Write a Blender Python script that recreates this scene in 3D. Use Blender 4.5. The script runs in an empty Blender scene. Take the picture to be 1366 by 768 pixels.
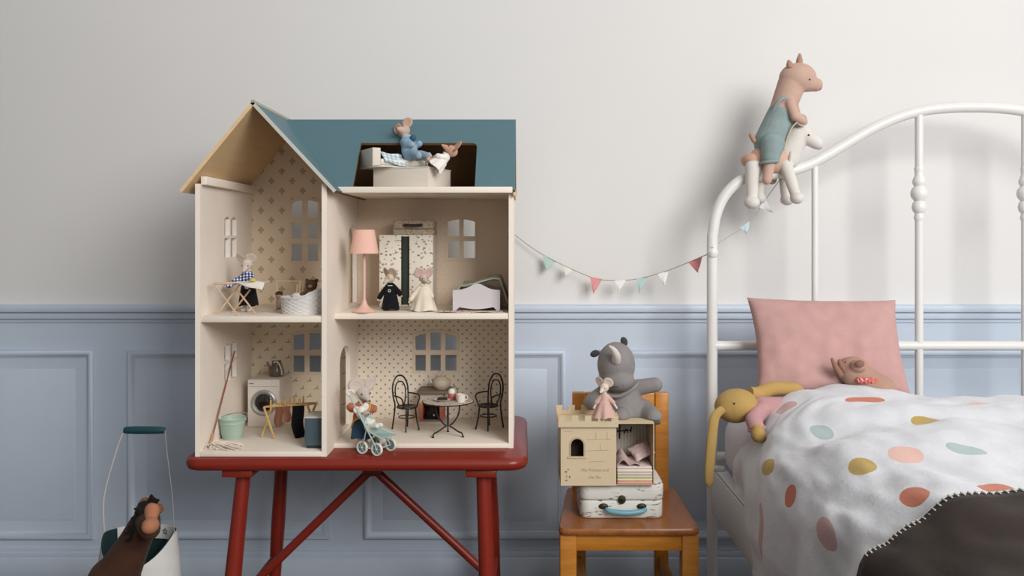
import bpy, bmesh, math, random
from mathutils import Vector, Matrix, noise, Euler
random.seed(7)
PI = math.pi
scn = bpy.context.scene
COL = scn.collection

# ------------------------------------------------------------------ camera
F, CX, HY, CAMZ = 1150.0, 697.0, 320.0, 0.88      # focal length in px, vanishing point, eye height
cam_d = bpy.data.cameras.new('camera'); cam = bpy.data.objects.new('camera', cam_d); COL.objects.link(cam)
cam_d.sensor_width = 36; cam_d.sensor_fit = 'HORIZONTAL'; cam_d.lens = F / 1366 * 36
cam_d.shift_x = -(CX - 683) / 1366; cam_d.shift_y = -(384 - HY) / 1366
cam.location = (0, 0, CAMZ); cam.rotation_euler = (PI / 2, 0, 0); cam_d.clip_start = 0.02
scn.camera = cam

# ------------------------------------------------------------------ light
w = bpy.data.worlds.new('world'); scn.world = w; w.use_nodes = True
w.node_tree.nodes['Background'].inputs[0].default_value = (0.97, 0.985, 1.0, 1)
w.node_tree.nodes['Background'].inputs[1].default_value = 0.56
ld = bpy.data.lights.new('window_light', 'AREA'); ld.shape = 'RECTANGLE'; ld.size = 1.8; ld.size_y = 1.6
ld.energy = 109; ld.color = (1.0, 0.99, 0.97)
lo = bpy.data.objects.new('window_light', ld); COL.objects.link(lo)
lo.location = (1.72, -1.05, 2.15)
lo.rotation_euler = (Vector((-0.05, 2.1, 0.75)) - lo.location).to_track_quat('-Z', 'Y').to_euler()
vs = scn.view_settings
vs.view_transform = 'Standard'; vs.look = 'None'; vs.gamma = 1; vs.use_curve_mapping = False; vs.exposure = 0.0

# ------------------------------------------------------------------ helpers
def P(x, y, d):
    return Vector(((x - CX) / F * d, d, CAMZ - (y - HY) / F * d))

def lin(c):
    def f(v):
        v /= 255.0
        return v / 12.92 if v <= 0.04045 else ((v + 0.055) / 1.055) ** 2.4
    return (f(c[0]), f(c[1]), f(c[2]), 1.0)

class S:
    """shader socket with arithmetic"""
    def __init__(s, nt, sock): s.nt = nt; s.k = sock
    def op(s, name, *o):
        n = s.nt.nodes.new('ShaderNodeMath'); n.operation = name
        for i, v in enumerate((s,) + o):
            if isinstance(v, S): s.nt.links.new(v.k, n.inputs[i])
            else: n.inputs[i].default_value = v
        return S(s.nt, n.outputs[0])
    def __add__(s, o): return s.op('ADD', o)
    def __sub__(s, o): return s.op('SUBTRACT', o)
    def __mul__(s, o): return s.op('MULTIPLY', o)
    def __truediv__(s, o): return s.op('DIVIDE', o)
    def floor(s): return s.op('FLOOR')
    def frac(s): return s.op('FRACT')
    def abs(s): return s.op('ABSOLUTE')
    def lt(s, o): return s.op('LESS_THAN', o)
    def gt(s, o): return s.op('GREATER_THAN', o)
    def mx(s, o): return s.op('MAXIMUM', o)
    def mn(s, o): return s.op('MINIMUM', o)
    def mod(s, o): return s.op('FLOORED_MODULO', o)
    def sq(s): return s.op('MULTIPLY', s)

class Mat:
    def __init__(s, name, rough=.7, metallic=0, spec=.35):
        m = bpy.data.materials.new(name); m.use_nodes = True; s.m = m; s.nt = m.node_tree
        s.b = s.nt.nodes['Principled BSDF']
        s.b.inputs['Roughness'].default_value = rough; s.b.inputs['Metallic'].default_value = metallic
        s.b.inputs['Specular IOR Level'].default_value = spec
        s.tc = s.nt.nodes.new('ShaderNodeTexCoord')
    def coord(s, which='Object', scale=None):
        o = s.tc.outputs[which]
        if scale is not None:
            mp = s.nt.nodes.new('ShaderNodeMapping'); mp.inputs['Scale'].default_value = scale
            s.nt.links.new(o, mp.inputs['Vector']); o = mp.outputs['Vector']
        return o
    def xyz(s, which='Object'):
        n = s.nt.nodes.new('ShaderNodeSeparateXYZ'); s.nt.links.new(s.coord(which), n.inputs[0])
        return [S(s.nt, n.outputs[i]) for i in range(3)]
    def noise(s, scale, detail=3, vec=None, which='Object'):
        n = s.nt.nodes.new('ShaderNodeTexNoise'); n.inputs['Scale'].default_value = scale; n.inputs['Detail'].default_value = detail
        s.nt.links.new(vec or s.coord(which), n.inputs['Vector'])
        return S(s.nt, n.outputs['Fac'])
    def mix(s, fac, a, b):
        n = s.nt.nodes.new('ShaderNodeMix'); n.data_type = 'RGBA'
        for i, v in ((6, a), (7, b)):
            if isinstance(v, S): s.nt.links.new(v.k, n.inputs[i])
            else: n.inputs[i].default_value = v
        if isinstance(fac, S): s.nt.links.new(fac.k, n.inputs[0])
        else: n.inputs[0].default_value = fac
        return S(s.nt, n.outputs[2])
    def color(s, v):
        if isinstance(v, S): s.nt.links.new(v.k, s.b.inputs['Base Color'])
        else: s.b.inputs['Base Color'].default_value = v
    def bump(s, h, strength=.3, dist=.001):
        n = s.nt.nodes.new('ShaderNodeBump'); n.inputs['Strength'].default_value = strength; n.inputs['Distance'].default_value = dist
        s.nt.links.new(h.k, n.inputs['Height']); s.nt.links.new(n.outputs[0], s.b.inputs['Normal'])

_mc = {}
def shade(c, k): return tuple(max(0, min(255, v * k)) for v in c)
def soft(c, k=.14):
    g = .3 * c[0] + .59 * c[1] + .11 * c[2]; return tuple(v + (g - v) * k for v in c)
def fabric(col, weave=900, var=.06, sheen=.06, rough=.9):
    col = soft(col)
    key = ('f', col, weave, var)
    if key in _mc: return _mc[key]
    M = Mat('fabric', rough, 0, .15)
    n = M.noise(35, 4)
    M.color(M.mix(n, lin(shade(col, 1 - var)), lin(shade(col, 1 + var))))
    M.b.inputs['Sheen Weight'].default_value = sheen; M.b.inputs['Sheen Roughness'].default_value = .5
    M.bump(M.noise(weave, 2) + M.noise(weave * .25, 2) * .5, .35, .0008)
    _mc[key] = M.m; return M.m
def paint(col, rough=.45, var=.02, spec=.35, bump=.1):
    col = soft(col, .06); key = ("p", col, rough, var)
    if key in _mc: return _mc[key]
    M = Mat('paint', rough, 0, spec)
    n = M.noise(14, 5)
    M.color(M.mix(n, lin(shade(col, 1 - var)), lin(shade(col, 1 + var))))
    if bump: M.bump(M.noise(120, 3), bump, .0006)
    _mc[key] = M.m; return M.m
def metal(col, rough=.4, metallic=.8):
    key = ('m', col, rough)
    if key in _mc: return _mc[key]
    M = Mat('metal', rough, metallic, .5); M.color(lin(col)); _mc[key] = M.m; return M.m
def wood(c1, c2, rough=.4, scale=(6, 6, 60), axis=None):
    key = ('w', c1, c2, scale)
    if key in _mc: return _mc[key]
    M = Mat('wood', rough, 0, .4)
    v = M.coord('Object', scale)
    n = M.noise(1.0, 5, v); n2 = M.noise(4.0, 4, v)
    f = (n * .7 + n2 * .3 - .3) * 2.4
    f = f.mx(0.0).mn(1.0)
    M.color(M.mix(f, lin(c1), lin(c2)))
    M.bump(n2, .15, .0006)
    _mc[key] = M.m; return M.m
def lattice(M, a, b, pu, pv):
    """staggered cells: local coords in [-.5,.5]; a, b = sockets in metres"""
    u = a / pu; v = b / pv
    row = v.floor()
    u = u + row.mod(2.0) * .5
    return u.frac() - .5, v.frac() - .5

# ------------------------------------------------------------------ mesh building
class MB:
    def __init__(s): s.bm = bmesh.new()
    def add(s, tmp, M=None):
        if M is not None: bmesh.ops.transform(tmp, matrix=M, verts=tmp.verts)
        me = bpy.data.meshes.new('t'); tmp.to_mesh(me); tmp.free(); s.bm.from_mesh(me); bpy.data.meshes.remove(me)
        return s
    def box(s, lo, hi, bev=0, M=None, seg=2):
        t = bmesh.new(); bmesh.ops.create_cube(t, size=1)
        lo = Vector(lo); hi = Vector(hi); c = (lo + hi) / 2; sz = hi - lo
        for v in t.verts: v.co = Vector((v.co.x * sz.x, v.co.y * sz.y, v.co.z * sz.z)) + c
        if bev: bmesh.ops.bevel(t, geom=t.edges[:], offset=bev, segments=seg, affect='EDGES', profile=.5)
        return s.add(t, M)
    def ell(s, c, r, M=None, R=None, seg=20):
        t = bmesh.new(); bmesh.ops.create_uvsphere(t, u_segments=seg, v_segments=max(6, seg * 2 // 3), radius=1)
        if not hasattr(r, '__len__'): r = (r, r, r)
        X = Matrix.Translation(Vector(c)) @ (R.to_4x4() if R is not None else Matrix()) @ Matrix.Diagonal((r[0], r[1], r[2], 1))
        bmesh.ops.transform(t, matrix=X, verts=t.verts)
        return s.add(t, M)
    def tube(s, pts, r, seg=10, closed=False, M=None, caps=True):
        pts = [Vector(p) for p in pts]; n = len(pts)
        rs = list(r) if hasattr(r, '__len__') else [r] * n
        t = bmesh.new(); rings = []; up = None
        for i, p in enumerate(pts):
            if closed: tan = pts[(i + 1) % n] - pts[i - 1]
            else: tan = pts[min(i + 1, n - 1)] - pts[max(i - 1, 0)]
            tan.normalize()
            if up is None:
                up = Vector((0, 0, 1)) if abs(tan.z) < .9 else Vector((0, 1, 0))
            up = (up - tan * up.dot(tan))
            if up.length < 1e-6: up = tan.orthogonal()
            up.normalize(); side = tan.cross(up)
            rings.append([t.verts.new(p + (up * math.cos(a) + side * math.sin(a)) * rs[i]) for a in [2 * PI * k / seg for k in range(seg)]])
        m = n if closed else n - 1
        for i in range(m):
            A = rings[i]; B = rings[(i + 1) % n]
            for k in range(seg): t.faces.new((A[k], A[(k + 1) % seg], B[(k + 1) % seg], B[k]))
        if caps and not closed:
            t.faces.new(list(reversed(rings[0]))); t.faces.new(rings[-1])
        bmesh.ops.recalc_face_normals(t, faces=t.faces[:])
        return s.add(t, M)
    def capsule(s, p1, r1, p2, r2, seg=20):
        p1 = Vector(p1); p2 = Vector(p2); d = (p2 - p1); L = d.length; d = d / L if L > 1e-9 else Vector((0, 0, 1))
        pts = []; rs = []
        for k in range(6):
            a = PI / 2 * k / 5; pts.append(p1 - d * r1 * math.cos(a)); rs.append(max(1e-4, r1 * math.sin(a)))
        for k in range(6):
            a = PI / 2 * k / 5; pts.append(p2 + d * r2 * math.sin(a)); rs.append(max(1e-4, r2 * math.cos(a)))
        return s.tube(pts, rs, seg)
    def lathe(s, prof, c=(0, 0, 0), seg=32, M=None, fx=None, oval=(1, 1)):
        """prof: (radius, z); fx(theta, i, r, z) -> r, z"""
        t = bmesh.new(); c = Vector(c); rings = []
        for i, (r, z) in enumerate(prof):
            ring = []
            for k in range(seg):
                a = 2 * PI * k / seg; rr, zz = (r, z) if fx is None else fx(a, i, r, z)
                ring.append(t.verts.new(c + Vector((rr * math.cos(a) * oval[0], rr * math.sin(a) * oval[1], zz))))
            rings.append(ring)
        for A, B in zip(rings, rings[1:]):
            for k in range(seg): t.faces.new((A[k], A[(k + 1) % seg], B[(k + 1) % seg], B[k]))
        bmesh.ops.remove_doubles(t, verts=t.verts, dist=1e-6)
        bmesh.ops.recalc_face_normals(t, faces=t.faces[:])
        return s.add(t, M)
    def disc(s, c, r, nrm, th, seg=24):
        nrm = Vector(nrm).normalized(); c = Vector(c)
        return s.tube([c - nrm * th / 2, c + nrm * th / 2], [r, r], seg)
    def grid(s, nu, nv, f, th=0, closed_u=False):
        """f(u,v)->point, u,v in 0..1"""
        t = bmesh.new()
        V = [[t.verts.new(f(i / nu, j / nv)) for j in range(nv + 1)] for i in range(nu + 1)]
        for i in range(nu):
            for j in range(nv): t.faces.new((V[i][j], V[i + 1][j], V[i + 1][j + 1], V[i][j + 1]))
        bmesh.ops.recalc_face_normals(t, faces=t.faces[:])
        if th:
            g = bmesh.ops.solidify(t, geom=t.faces[:], thickness=th)
        return s.add(t)
    def mesh(s, name, smooth=40):
        me = bpy.data.meshes.new(name); s.bm.normal_update(); s.bm.to_mesh(me); s.bm.free()
        if smooth:
            me.shade_smooth(); me.set_sharp_from_angle(angle=math.radians(smooth))
        return me

def panel(outline, holes, th, M, smooth=30):
    """flat board with holes; local xy -> M"""
    cu = bpy.data.curves.new('t', 'CURVE'); cu.dimensions = '2D'; cu.fill_mode = 'BOTH'; cu.extrude = th / 2
    for poly in [outline] + list(holes):
        sp = cu.splines.new('POLY'); sp.points.add(len(poly) - 1); sp.use_cyclic_u = True
        for p, q in zip(sp.points, poly): p.co = (q[0], q[1], 0, 1)
    ob = bpy.data.objects.new('t', cu)
    me = bpy.data.meshes.new_from_object(ob)
    bpy.data.objects.remove(ob); bpy.data.curves.remove(cu)
    me.transform(M); me.materials.clear()
    bm = bmesh.new(); bm.from_mesh(me); bmesh.ops.remove_doubles(bm, verts=bm.verts, dist=1e-6)
    bmesh.ops.recalc_face_normals(bm, faces=bm.faces[:]); bm.to_mesh(me); bm.free()
    me.shade_smooth(); me.set_sharp_from_angle(angle=math.radians(smooth))
    return me
def XZ(y):   # panel facing the camera at depth y
    return Matrix(((1, 0, 0, 0), (0, 0, 1, y), (0, 1, 0, 0), (0, 0, 0, 1)))
def YZ(x):   # panel facing sideways
    return Matrix(((0, 0, 1, x), (1, 0, 0, 0), (0, 1, 0, 0), (0, 0, 0, 1)))

def link(o): COL.objects.link(o); return o
def thing(name, label, cat, loc, group=None):
    o = bpy.data.objects.new(name, None); o.empty_display_size = .02; link(o); o.location = Vector(loc)
    o['label'] = label; o['category'] = cat
    if group: o['group'] = group
    return o
def part(name, src, mat, parent, label=None, smooth=40, kind=None):
    """src: MB or mesh, in world coordinates"""
    me = src.mesh(name, smooth) if isinstance(src, MB) else src
    me.materials.clear(); me.materials.append(mat)
    o = bpy.data.objects.new(name, me); link(o)
    if parent is not None:
        o.parent = parent
        if parent.type == 'EMPTY': o.matrix_parent_inverse = Matrix.Translation(parent.location).inverted()
    if label: o['label'] = label
    if kind: o['kind'] = kind
    return o
def single(name, src, mat, label, cat, group=None, smooth=40):
    o = part(name, src, mat, None, label, smooth); o['category'] = cat
    if group: o['group'] = group
    return o
def struct(name, src, mat, parent=None, label=None, smooth=40):
    o = part(name, src, mat, parent, label, smooth); o['kind'] = 'structure'; return o

def blob(prims, voxel, smooth_it=4, name='body', T=None):
    """one continuous surface grown over capsules ('c',p1,r1,p2,r2) and ellipsoids ('e',c,r[,R])"""
    m = MB()
    for q in prims:
        if q[0] == 'c': m.capsule(q[1], q[2], q[3], q[4])
        else: m.ell(q[1], q[2], R=q[3] if len(q) > 3 else None, seg=24)
    me = m.mesh('t', 0)
    if T is not None: me.transform(T)
    ob = bpy.data.objects.new('t', me); link(ob)
    r = ob.modifiers.new('r', 'REMESH'); r.mode = 'VOXEL'; r.voxel_size = voxel
    if smooth_it:
        k = ob.modifiers.new('s', 'SMOOTH'); k.factor = .5; k.iterations = smooth_it
    dg = bpy.context.evaluated_depsgraph_get()
    out = bpy.data.meshes.new_from_object(ob.evaluated_get(dg))
    bpy.data.objects.remove(ob); bpy.data.meshes.remove(me)
    out.shade_smooth(); out.name = name
    return out

def frame(base, yaw=0, pitch=0, roll=0, s=1):
    return (Matrix.Translation(Vector(base)) @ Matrix.Rotation(math.radians(yaw), 4, 'Z') @ Matrix.Rotation(math.radians(pitch), 4, 'Y')
            @ Matrix.Rotation(math.radians(roll), 4, 'X') @ Matrix.Scale(s, 4))
def nz(p, sc, seed=0): return noise.noise(Vector(p) * sc + Vector((seed * 7.13, seed * 3.7, seed * 1.9)))
def smooth01(a, b, x):
    t = max(0, min(1, (x - a) / (b - a))); return t * t * (3 - 2 * t)
def catmull(pts, n=8):
    pts = [Vector(p) for p in pts]; out = []
    for i in range(len(pts) - 1):
        p0 = pts[max(i - 1, 0)]; p1 = pts[i]; p2 = pts[i + 1]; p3 = pts[min(i + 2, len(pts) - 1)]
        for k in range(n):
            t = k / n
            out.append(.5 * ((2 * p1) + (-p0 + p2) * t + (2 * p0 - 5 * p1 + 4 * p2 - p3) * t * t + (-p0 + 3 * p1 - 3 * p2 + p3) * t ** 3))
    out.append(pts[-1]); return out

# ================================================================== room
WY = 2.25
def wz(y): return CAMZ - (y - HY) / F * WY
def wx(x): return (x - CX) / F * WY
RAIL_T, RAIL_B = wz(406), wz(428)
M = Mat('plaster', .85, 0, .2)
M.color(M.mix(M.noise(3, 5), lin((219, 217, 215)), lin((225, 223, 221)))); M.bump(M.noise(60, 5), .12, .002)
plaster = M.m
blue = paint((195, 207, 222), .42, .015, .3)
M = Mat('floorboards', .5, 0, .3)
v = M.coord('Object', (7, .8, 1)); M.color(M.mix(M.noise(3, 5, v), lin((74, 58, 46)), lin((98, 78, 62))))
floor_m = M.m
struct('floor', MB().box((-3.2, -2.5, -.05), (3.2, WY + .12, 0)), floor_m)
struct('wall_back', MB().box((-3.2, WY, RAIL_B), (3.2, WY + .12, 3.7)), plaster)
struct('wall_wainscot', MB().box((-3.2, WY - .004, 0), (3.2, WY + .12, RAIL_B)), blue)
struct('wall_left_unseen', MB().box((-1.55, -2.5, 0), (-1.43, WY, 3.7)), paint((120, 122, 126), .8))  # unseen wall, set close and dark to cut ambient light on the left
struct('ceiling', MB().box((-1.55, -2.5, 3.7), (3.2, WY + .12, 3.8)), plaster)  # out of view; added to block ambient light from above
# chair rail: flat band with a rounded cap and a fine bead below
m = MB()
m.box((-3.2, WY - .016, RAIL_B + .006), (3.2, WY + .02, wz(416)), .003)
m.box((-3.2, WY - .026, wz(416)), (3.2, WY + .02, RAIL_T), .006)
m.box((-3.2, WY - .008, RAIL_B - .004), (3.2, WY + .02, RAIL_B + .008), .002)
struct('trim_1', m, blue)
m = MB(); m.box((-3.2, WY - .018, 0), (3.2, WY + .02, wz(741)), .003); m.box((-3.2, WY - .013, wz(742)), (3.2, WY + .02, wz(733)), .004)
m.box((-3.2, WY - .008, wz(734)), (3.2, WY + .02, wz(728)), .003)
struct('baseboard_back', m, blue)
def moulding(x0, x1, y0, y1, n):
    X0, X1, Z0, Z1 = wx(x0), wx(x1), wz(y1), wz(y0)
    prof = [(0, 0), (0, .006), (.003, .011), (.008, .012), (.013, .009), (.016, .004), (.020, .003), (.021, 0)]   # (inset, height)
    bm = MB(); t = bmesh.new(); rings = []
    for ins, h in prof:
        y = WY - .0035 - h
        rings.append([t.verts.new((X0 + ins, y, Z0 + ins)), t.verts.new((X1 - ins, y, Z0 + ins)), t.verts.new((X1 - ins, y, Z1 - ins)), t.verts.new((X0 + ins, y, Z1 - ins))])
    for A, B in zip(rings, rings[1:]):
        for k in range(4): t.faces.new((A[k], A[(k + 1) % 4], B[(k + 1) % 4], B[k]))
    bmesh.ops.recalc_face_normals(t, faces=t.faces[:]); bm.add(t)
    o = struct('trim_%d' % n, bm, blue, smooth=50)
    ins = .05
    f = MB().box((X0 + ins, WY - .0055, Z0 + ins), (X1 - ins, WY + .01, Z1 - ins), .0012)
    part('raised_panel', f, blue, o)
for k, (a, b) in enumerate([(-456, -187), (-142, 127), (172, 441), (486, 755), (800, 1069), (1114, 1383)]):
    moulding(a, b, 466, 718, k + 2)

# ================================================================== red table
TZ = .445
red = paint((134, 37, 23), .33, .05, .45, .05)
tb = thing('side_table', 'low red painted wooden table carrying the dollhouse', 'table', (-.335, 1.92, 0))
def rrect(x0, x1, y0, y1, r, n=8):
    out = []
    for cx, cy, a0 in ((x1 - r, y1 - r, 0), (x0 + r, y1 - r, 90), (x0 + r, y0 + r, 180), (x1 - r, y0 + r, 270)):
        for k in range(n + 1):
            a = math.radians(a0 + 90 * k / n); out.append((cx + r * math.cos(a), cy + r * math.sin(a)))
    return out
TX0, TX1, TY0, TY1 = -.680, .0110, 1.709, 2.145
t = bmesh.new()
rings = []
for ins, z in ((.010, TZ - .025), (.003, TZ - .022), (0, TZ - .015), (0, TZ - .009), (.003, TZ - .003), (.009, TZ)):
    rings.append([t.verts.new((x, y, z)) for x, y in rrect(TX0 + ins, TX1 - ins, TY0 + ins, TY1 - ins, .04 - ins)])
for A, B in zip(rings, rings[1:]):
    n = len(A)
    for k in range(n): t.faces.new((A[k], A[(k + 1) % n], B[(k + 1) % n], B[k]))
t.faces.new(rings[-1]); t.faces.new(list(reversed(rings[0]))); bmesh.ops.recalc_face_normals(t, faces=t.faces[:])
part('tabletop', MB().add(t), red, tb, smooth=60)
for X, dx in ((-.570, -.03), (-.082, .018)):
    part('batten', MB().box((X - .032, 1.722, TZ - .040), (X + .030, 2.09, TZ - .0255), .003), red, tb)
    legs = []
    for Y, dy in ((1.755, -.03), (2.045, .03)):
        a = Vector((X + .002, Y, TZ - .040)); b = Vector((X + dx, Y + dy, 0))
        part('leg', MB().tube([a, a.lerp(b, .5), b], [.0145, .0165, .0125], 16), red, tb)
        legs.append((a, b))
    ca = legs[0][0].lerp(legs[0][1], .70); cb = legs[1][0].lerp(legs[1][1], .70)
    part('crossbar', MB().tube([ca, cb], .010, 12), red, tb)
    mid = ca.lerp(cb, .6)
    part('brace', MB().tube([Vector((-.334 + (.006 if dx > 0 else -.006), 1.925, TZ - .080)), mid], .0095, 12), red, tb)
part('brace_block', MB().box((-.354, 1.905, TZ - .088), (-.314, 1.945, TZ - .0255), .003), red, tb)

# ================================================================== dollhouse
YF, YR, YB = 1.73, 1.80, 2.06            # front of wing, front of main part, back
HX0, HXP, HX1 = -.657, -.393, -.0188     # outer left, right side of wing, outer right
TH = .010
Z0, Z1, Z2 = TZ + .0005, .727, .990      # base, upper floor top, attic floor top
cream = paint((244, 231, 217), .6, .025, .2)
edge = paint((232, 218, 202), .6, .02, .2)
hfloor = paint((238, 226, 210), .6, .03, .25)
roof_m = paint((86, 118, 126), .55, .02, .25)
M = Mat('plywood', .6, 0, .25)
v = M.coord('Object', (90, 5, 90)); n = M.noise(1, 5, v)
M.color(M.mix(n, lin((214, 180, 134)), lin((234, 206, 164)))); ply = M.m
house = thing('dollhouse', 'open wooden dollhouse with teal roof and four furnished rooms on red table', 'dollhouse', (-.338, 1.9, TZ))

def hx(x): return (x - CX) / F * YB
def hz(y): return CAMZ - (y - HY) / F * YB
def panes(xs, zs, rise):
    """xs: list of (x0,x1); zs: list of (z0,z1) bottom to top; arched top row"""
    xa, xb = xs[0][0], xs[-1][1]; xc = (xa + xb) / 2; hw = (xb - xa) / 2; out = []
    def top(x): return zs[-1][1] - rise * ((x - xc) / hw) ** 2
    for j, (a, b) in enumerate(zs):
        for (p, q) in xs:
            if j == len(zs) - 1:
                pts = [(p, a), (q, a)] + [(q + (p - q) * k / 6, top(q + (p - q) * k / 6)) for k in range(7)]
            else: pts = [(p, a), (q, a), (q, b), (p, b)]
            out.append(pts)
    return out
def arch_outline(xs, zs, rise, mrg):
    xa, xb = xs[0][0] - mrg, xs[-1][1] + mrg; xc = (xa + xb) / 2; hw = (xb - xa) / 2; zt = zs[-1][1] + mrg
    return [(xa, zs[0][0] - mrg), (xb, zs[0][0] - mrg)] + [(xb + (xa - xb) * k / 12, zt - rise * ((xb + (xa - xb) * k / 12 - xc) / hw) ** 2) for k in range(13)]
# ---- wallpapers
def paper(kind):
    M = Mat('wallpaper', .85, 0, .15); x, y, z = M.xyz()
    if kind == 'damask':
        u, v = lattice(M, x, z, .050, .0235)
        u = u * .050; v = v * .0235
        core = (u.abs() / .0055 + (v.abs() / .0085)).lt(1.0)
        wing = ((u.abs() - .0045).sq() / (.0030 ** 2) + (v + .001).sq() / (.0032 ** 2)).lt(1.0)
        foot = (u.sq() / (.0035 ** 2) + (v + .0075).sq() / (.0020 ** 2)).lt(1.0)
        mask = core.mx(wing).mx(foot) * .55
        c = M.mix(mask, lin((228, 209, 184)), lin((150, 122, 92)))
    elif kind == 'sprig':
        u, v = lattice(M, x, z, .034, .0185)
        u = u * .034; v = v * .0185
        a = ((u - v * .6 - .001).sq() / (.0012 ** 2) + (v - .001).sq() / (.0045 ** 2)).lt(1.0)
        b = ((u - .0035).sq() / (.0026 ** 2) + (v + .002).sq() / (.0017 ** 2)).lt(1.0)
        d = ((u + .0032).sq() / (.0026 ** 2) + (v + .003).sq() / (.0014 ** 2)).lt(1.0)
        mask = a.mx(b).mx(d) * .7
        c = M.mix(mask, lin((232, 215, 190)), lin((128, 110, 84)))
    elif kind == 'dot':
        u, v = lattice(M, x, z, .0205, .0100)
        u = u * .0205; v = v * .0100
        mask = (u.sq() + v.sq()).lt(.0022 ** 2) * .8
        c = M.mix(mask, lin((232, 220, 202)), lin((128, 110, 86)))
    else:
        u, v = lattice(M, x, z, .017, .011)
        u = u * .017; v = v * .011
        mask = (u.sq() + v.sq()).lt(.0011 ** 2) * .45
        c = M.mix(mask, lin((230, 210, 188)), lin((180, 154, 128)))
    M.color(c); return M.m
WIN = paint((226, 207, 182), .7, .02, .2)
def win(xs_px, ys_px, rise):
    return [(hx(a), hx(b)) for a, b in xs_px], [(hz(b), hz(a)) for a, b in reversed(ys_px)], rise
W_UL = win([(389, 403), (410, 424.5)], [(267, 290), (297, 318), (325, 348)], .006)
W_LL = win([(391, 406.5), (412.5, 428), (434, 449)], [(444, 466.5), (474, 496)], .006)
W_UR = win([(597.5, 612.5), (618.5, 633.5)], [(292.5, 315), (321.5, 344)], .006)
W_LR = win([(554, 568), (574, 588), (594, 609)], [(443, 467), (473, 494.5)], .010)
xl, xr = HX0 + TH, HXP - TH            # inside faces of the wing
apex = (-.533, 1.150); gz = .993
def slopeL(x): return apex[1] - (apex[0] - x) * (apex[1] - .981) / (apex[0] - -.683)
backs = [('damask', [(HX0, Z1 - .006), (HXP - .005, Z1 - .006), (HXP - .005, 1.000), (-.5375, 1.150), (HX0, 1.005)], W_UL),
         ('sprig', [(HX0, Z0), (HXP - .005, Z0), (HXP - .005, Z1 - .006), (HX0, Z1 - .006)], W_LL),
         ('plain', [(HXP - .005, Z1 - .006), (HX1, Z1 - .006), (HX1, Z2 - .006), (HXP - .005, Z2 - .006)], W_UR),
         ('dot', [(HXP - .005, Z0), (HX1, Z0), (HX1, Z1 - .006), (HXP - .005, Z1 - .006)], W_LR)]
for kind, out, (xs, zs, rise) in backs:
    holes = panes(xs, zs, rise)
    part('back_wall', panel(out, holes, .006, XZ(YB + .003)), paper(kind), house, label='papered back wall with cut-out window')
    part('window_frame', panel(arch_outline(xs, zs, rise, .006), holes, .0016, XZ(YB - .0008)), WIN, house)
# ---- left wall with two narrow windows (local x = depth)
wl = []
for z0, z1 in ((.572, .654), (.842, .932)):
    zm = (z0 + z1) / 2
    for a, b in ((1.872, 1.905), (1.914, 1.950)):
        wl.append([(a, z0), (b, z0), (b, zm - .003), (a, zm - .003)])
        wl.append([(a, zm + .003), (b, zm + .003), (b, z1 - .006), ((a + b) / 2, z1), (a, z1 - .006)])
part('side_wall', panel([(YF, Z0), (YB, Z0), (YB, gz), (YF, gz)], wl, TH, YZ(HX0 + TH / 2)), cream, house)
def door_hole(a, b, z0, z1):
    c = (a + b) / 2; r = (b - a) / 2
    return [(a, z0), (b, z0), (b, z1 - r * .6)] + [(c + r * math.cos(t), z1 - r * .6 + r * .6 * math.sin(t)) for t in [PI * k / 8 for k in range(1, 8)]] + [(a, z1 - r * .6)]
part('partition_wall', panel([(YF, Z0), (YB, Z0), (YB, gz), (YF, gz)],
     [door_hole(1.855, 1.965, Z0 + .016, .646), door_hole(1.948, 2.045, Z1 + .006, .914)], TH, YZ(HXP - TH / 2)), cream, house)
part('side_wall', panel([(YR, Z0), (YB, Z0), (YB, Z2), (YR, Z2)], [], TH, YZ(HX1 - TH / 2)), cream, house)
def slab(x0, x1, y0, y1, zt, th, mat=hfloor):
    part('floor_board', MB().box((x0, y0, zt - th), (x1, y1, zt), .0012), mat, house)
FZ = Z0 + .010                     # ground floor level inside the rooms
slab(xl, xr, YF - .001, YB, FZ, FZ - Z0); slab(HXP, HX1 - TH, YR - .001, YB, FZ, FZ - Z0)
slab(xl, xr, YF + .002, YB, Z1, .0125); slab(HXP, HX1 - TH, YR + .002, YB, Z1, .0125)
slab(HXP - .004, HX1 - .002, YR - .022, YB, Z2, .0125)
part('wall_plate', MB().box((xl, YF + .004, .991), (xl + .012, YB, 1.008), .001), cream, house)
# ---- roof
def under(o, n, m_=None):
    """plywood on the underside and cut edges; default tone has attic shade in it"""
    o.data.materials.append(m_ or ply_shaded)
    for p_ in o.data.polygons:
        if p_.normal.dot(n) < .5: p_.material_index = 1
ply_shaded = paint((122, 92, 62), .7, .06, .2)  # plywood tone darkened, the attic's shade put into its colour
def quad_board(a, b, c, d, th, name, mat, label=None):
    """board on the quad a,b,c,d; thickness towards its underside"""
    a, b, c, d = map(Vector, (a, b, c, d)); n = (b - a).cross(d - a).normalized()
    t = bmesh.new(); top = [t.verts.new(p) for p in (a, b, c, d)]; bot = [t.verts.new(p - n * th) for p in (a, b, c, d)]
    t.faces.new(top); t.faces.new(list(reversed(bot)))
    for k in range(4): t.faces.new((top[k], bot[k], bot[(k + 1) % 4], top[(k + 1) % 4]))
    bmesh.ops.recalc_face_normals(t, faces=t.faces[:])
    o = part(name, MB().add(t), mat, house, label, smooth=20); under(o, n, ply if mat is ply else ply_shaded); return o
ya, yb = YF - .012, YB + .012
AX = Vector((-.5375, 0, 1.158)); EL = Vector((-.684, 0, .979)); ER = Vector((-.371, 0, .979))
def at(v, y): return Vector((v.x, y, v.z))
quad_board(at(AX, ya), at(AX, yb), at(EL, yb), at(EL, ya), .007, 'roof_board', ply, 'plywood gable slope')
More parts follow.
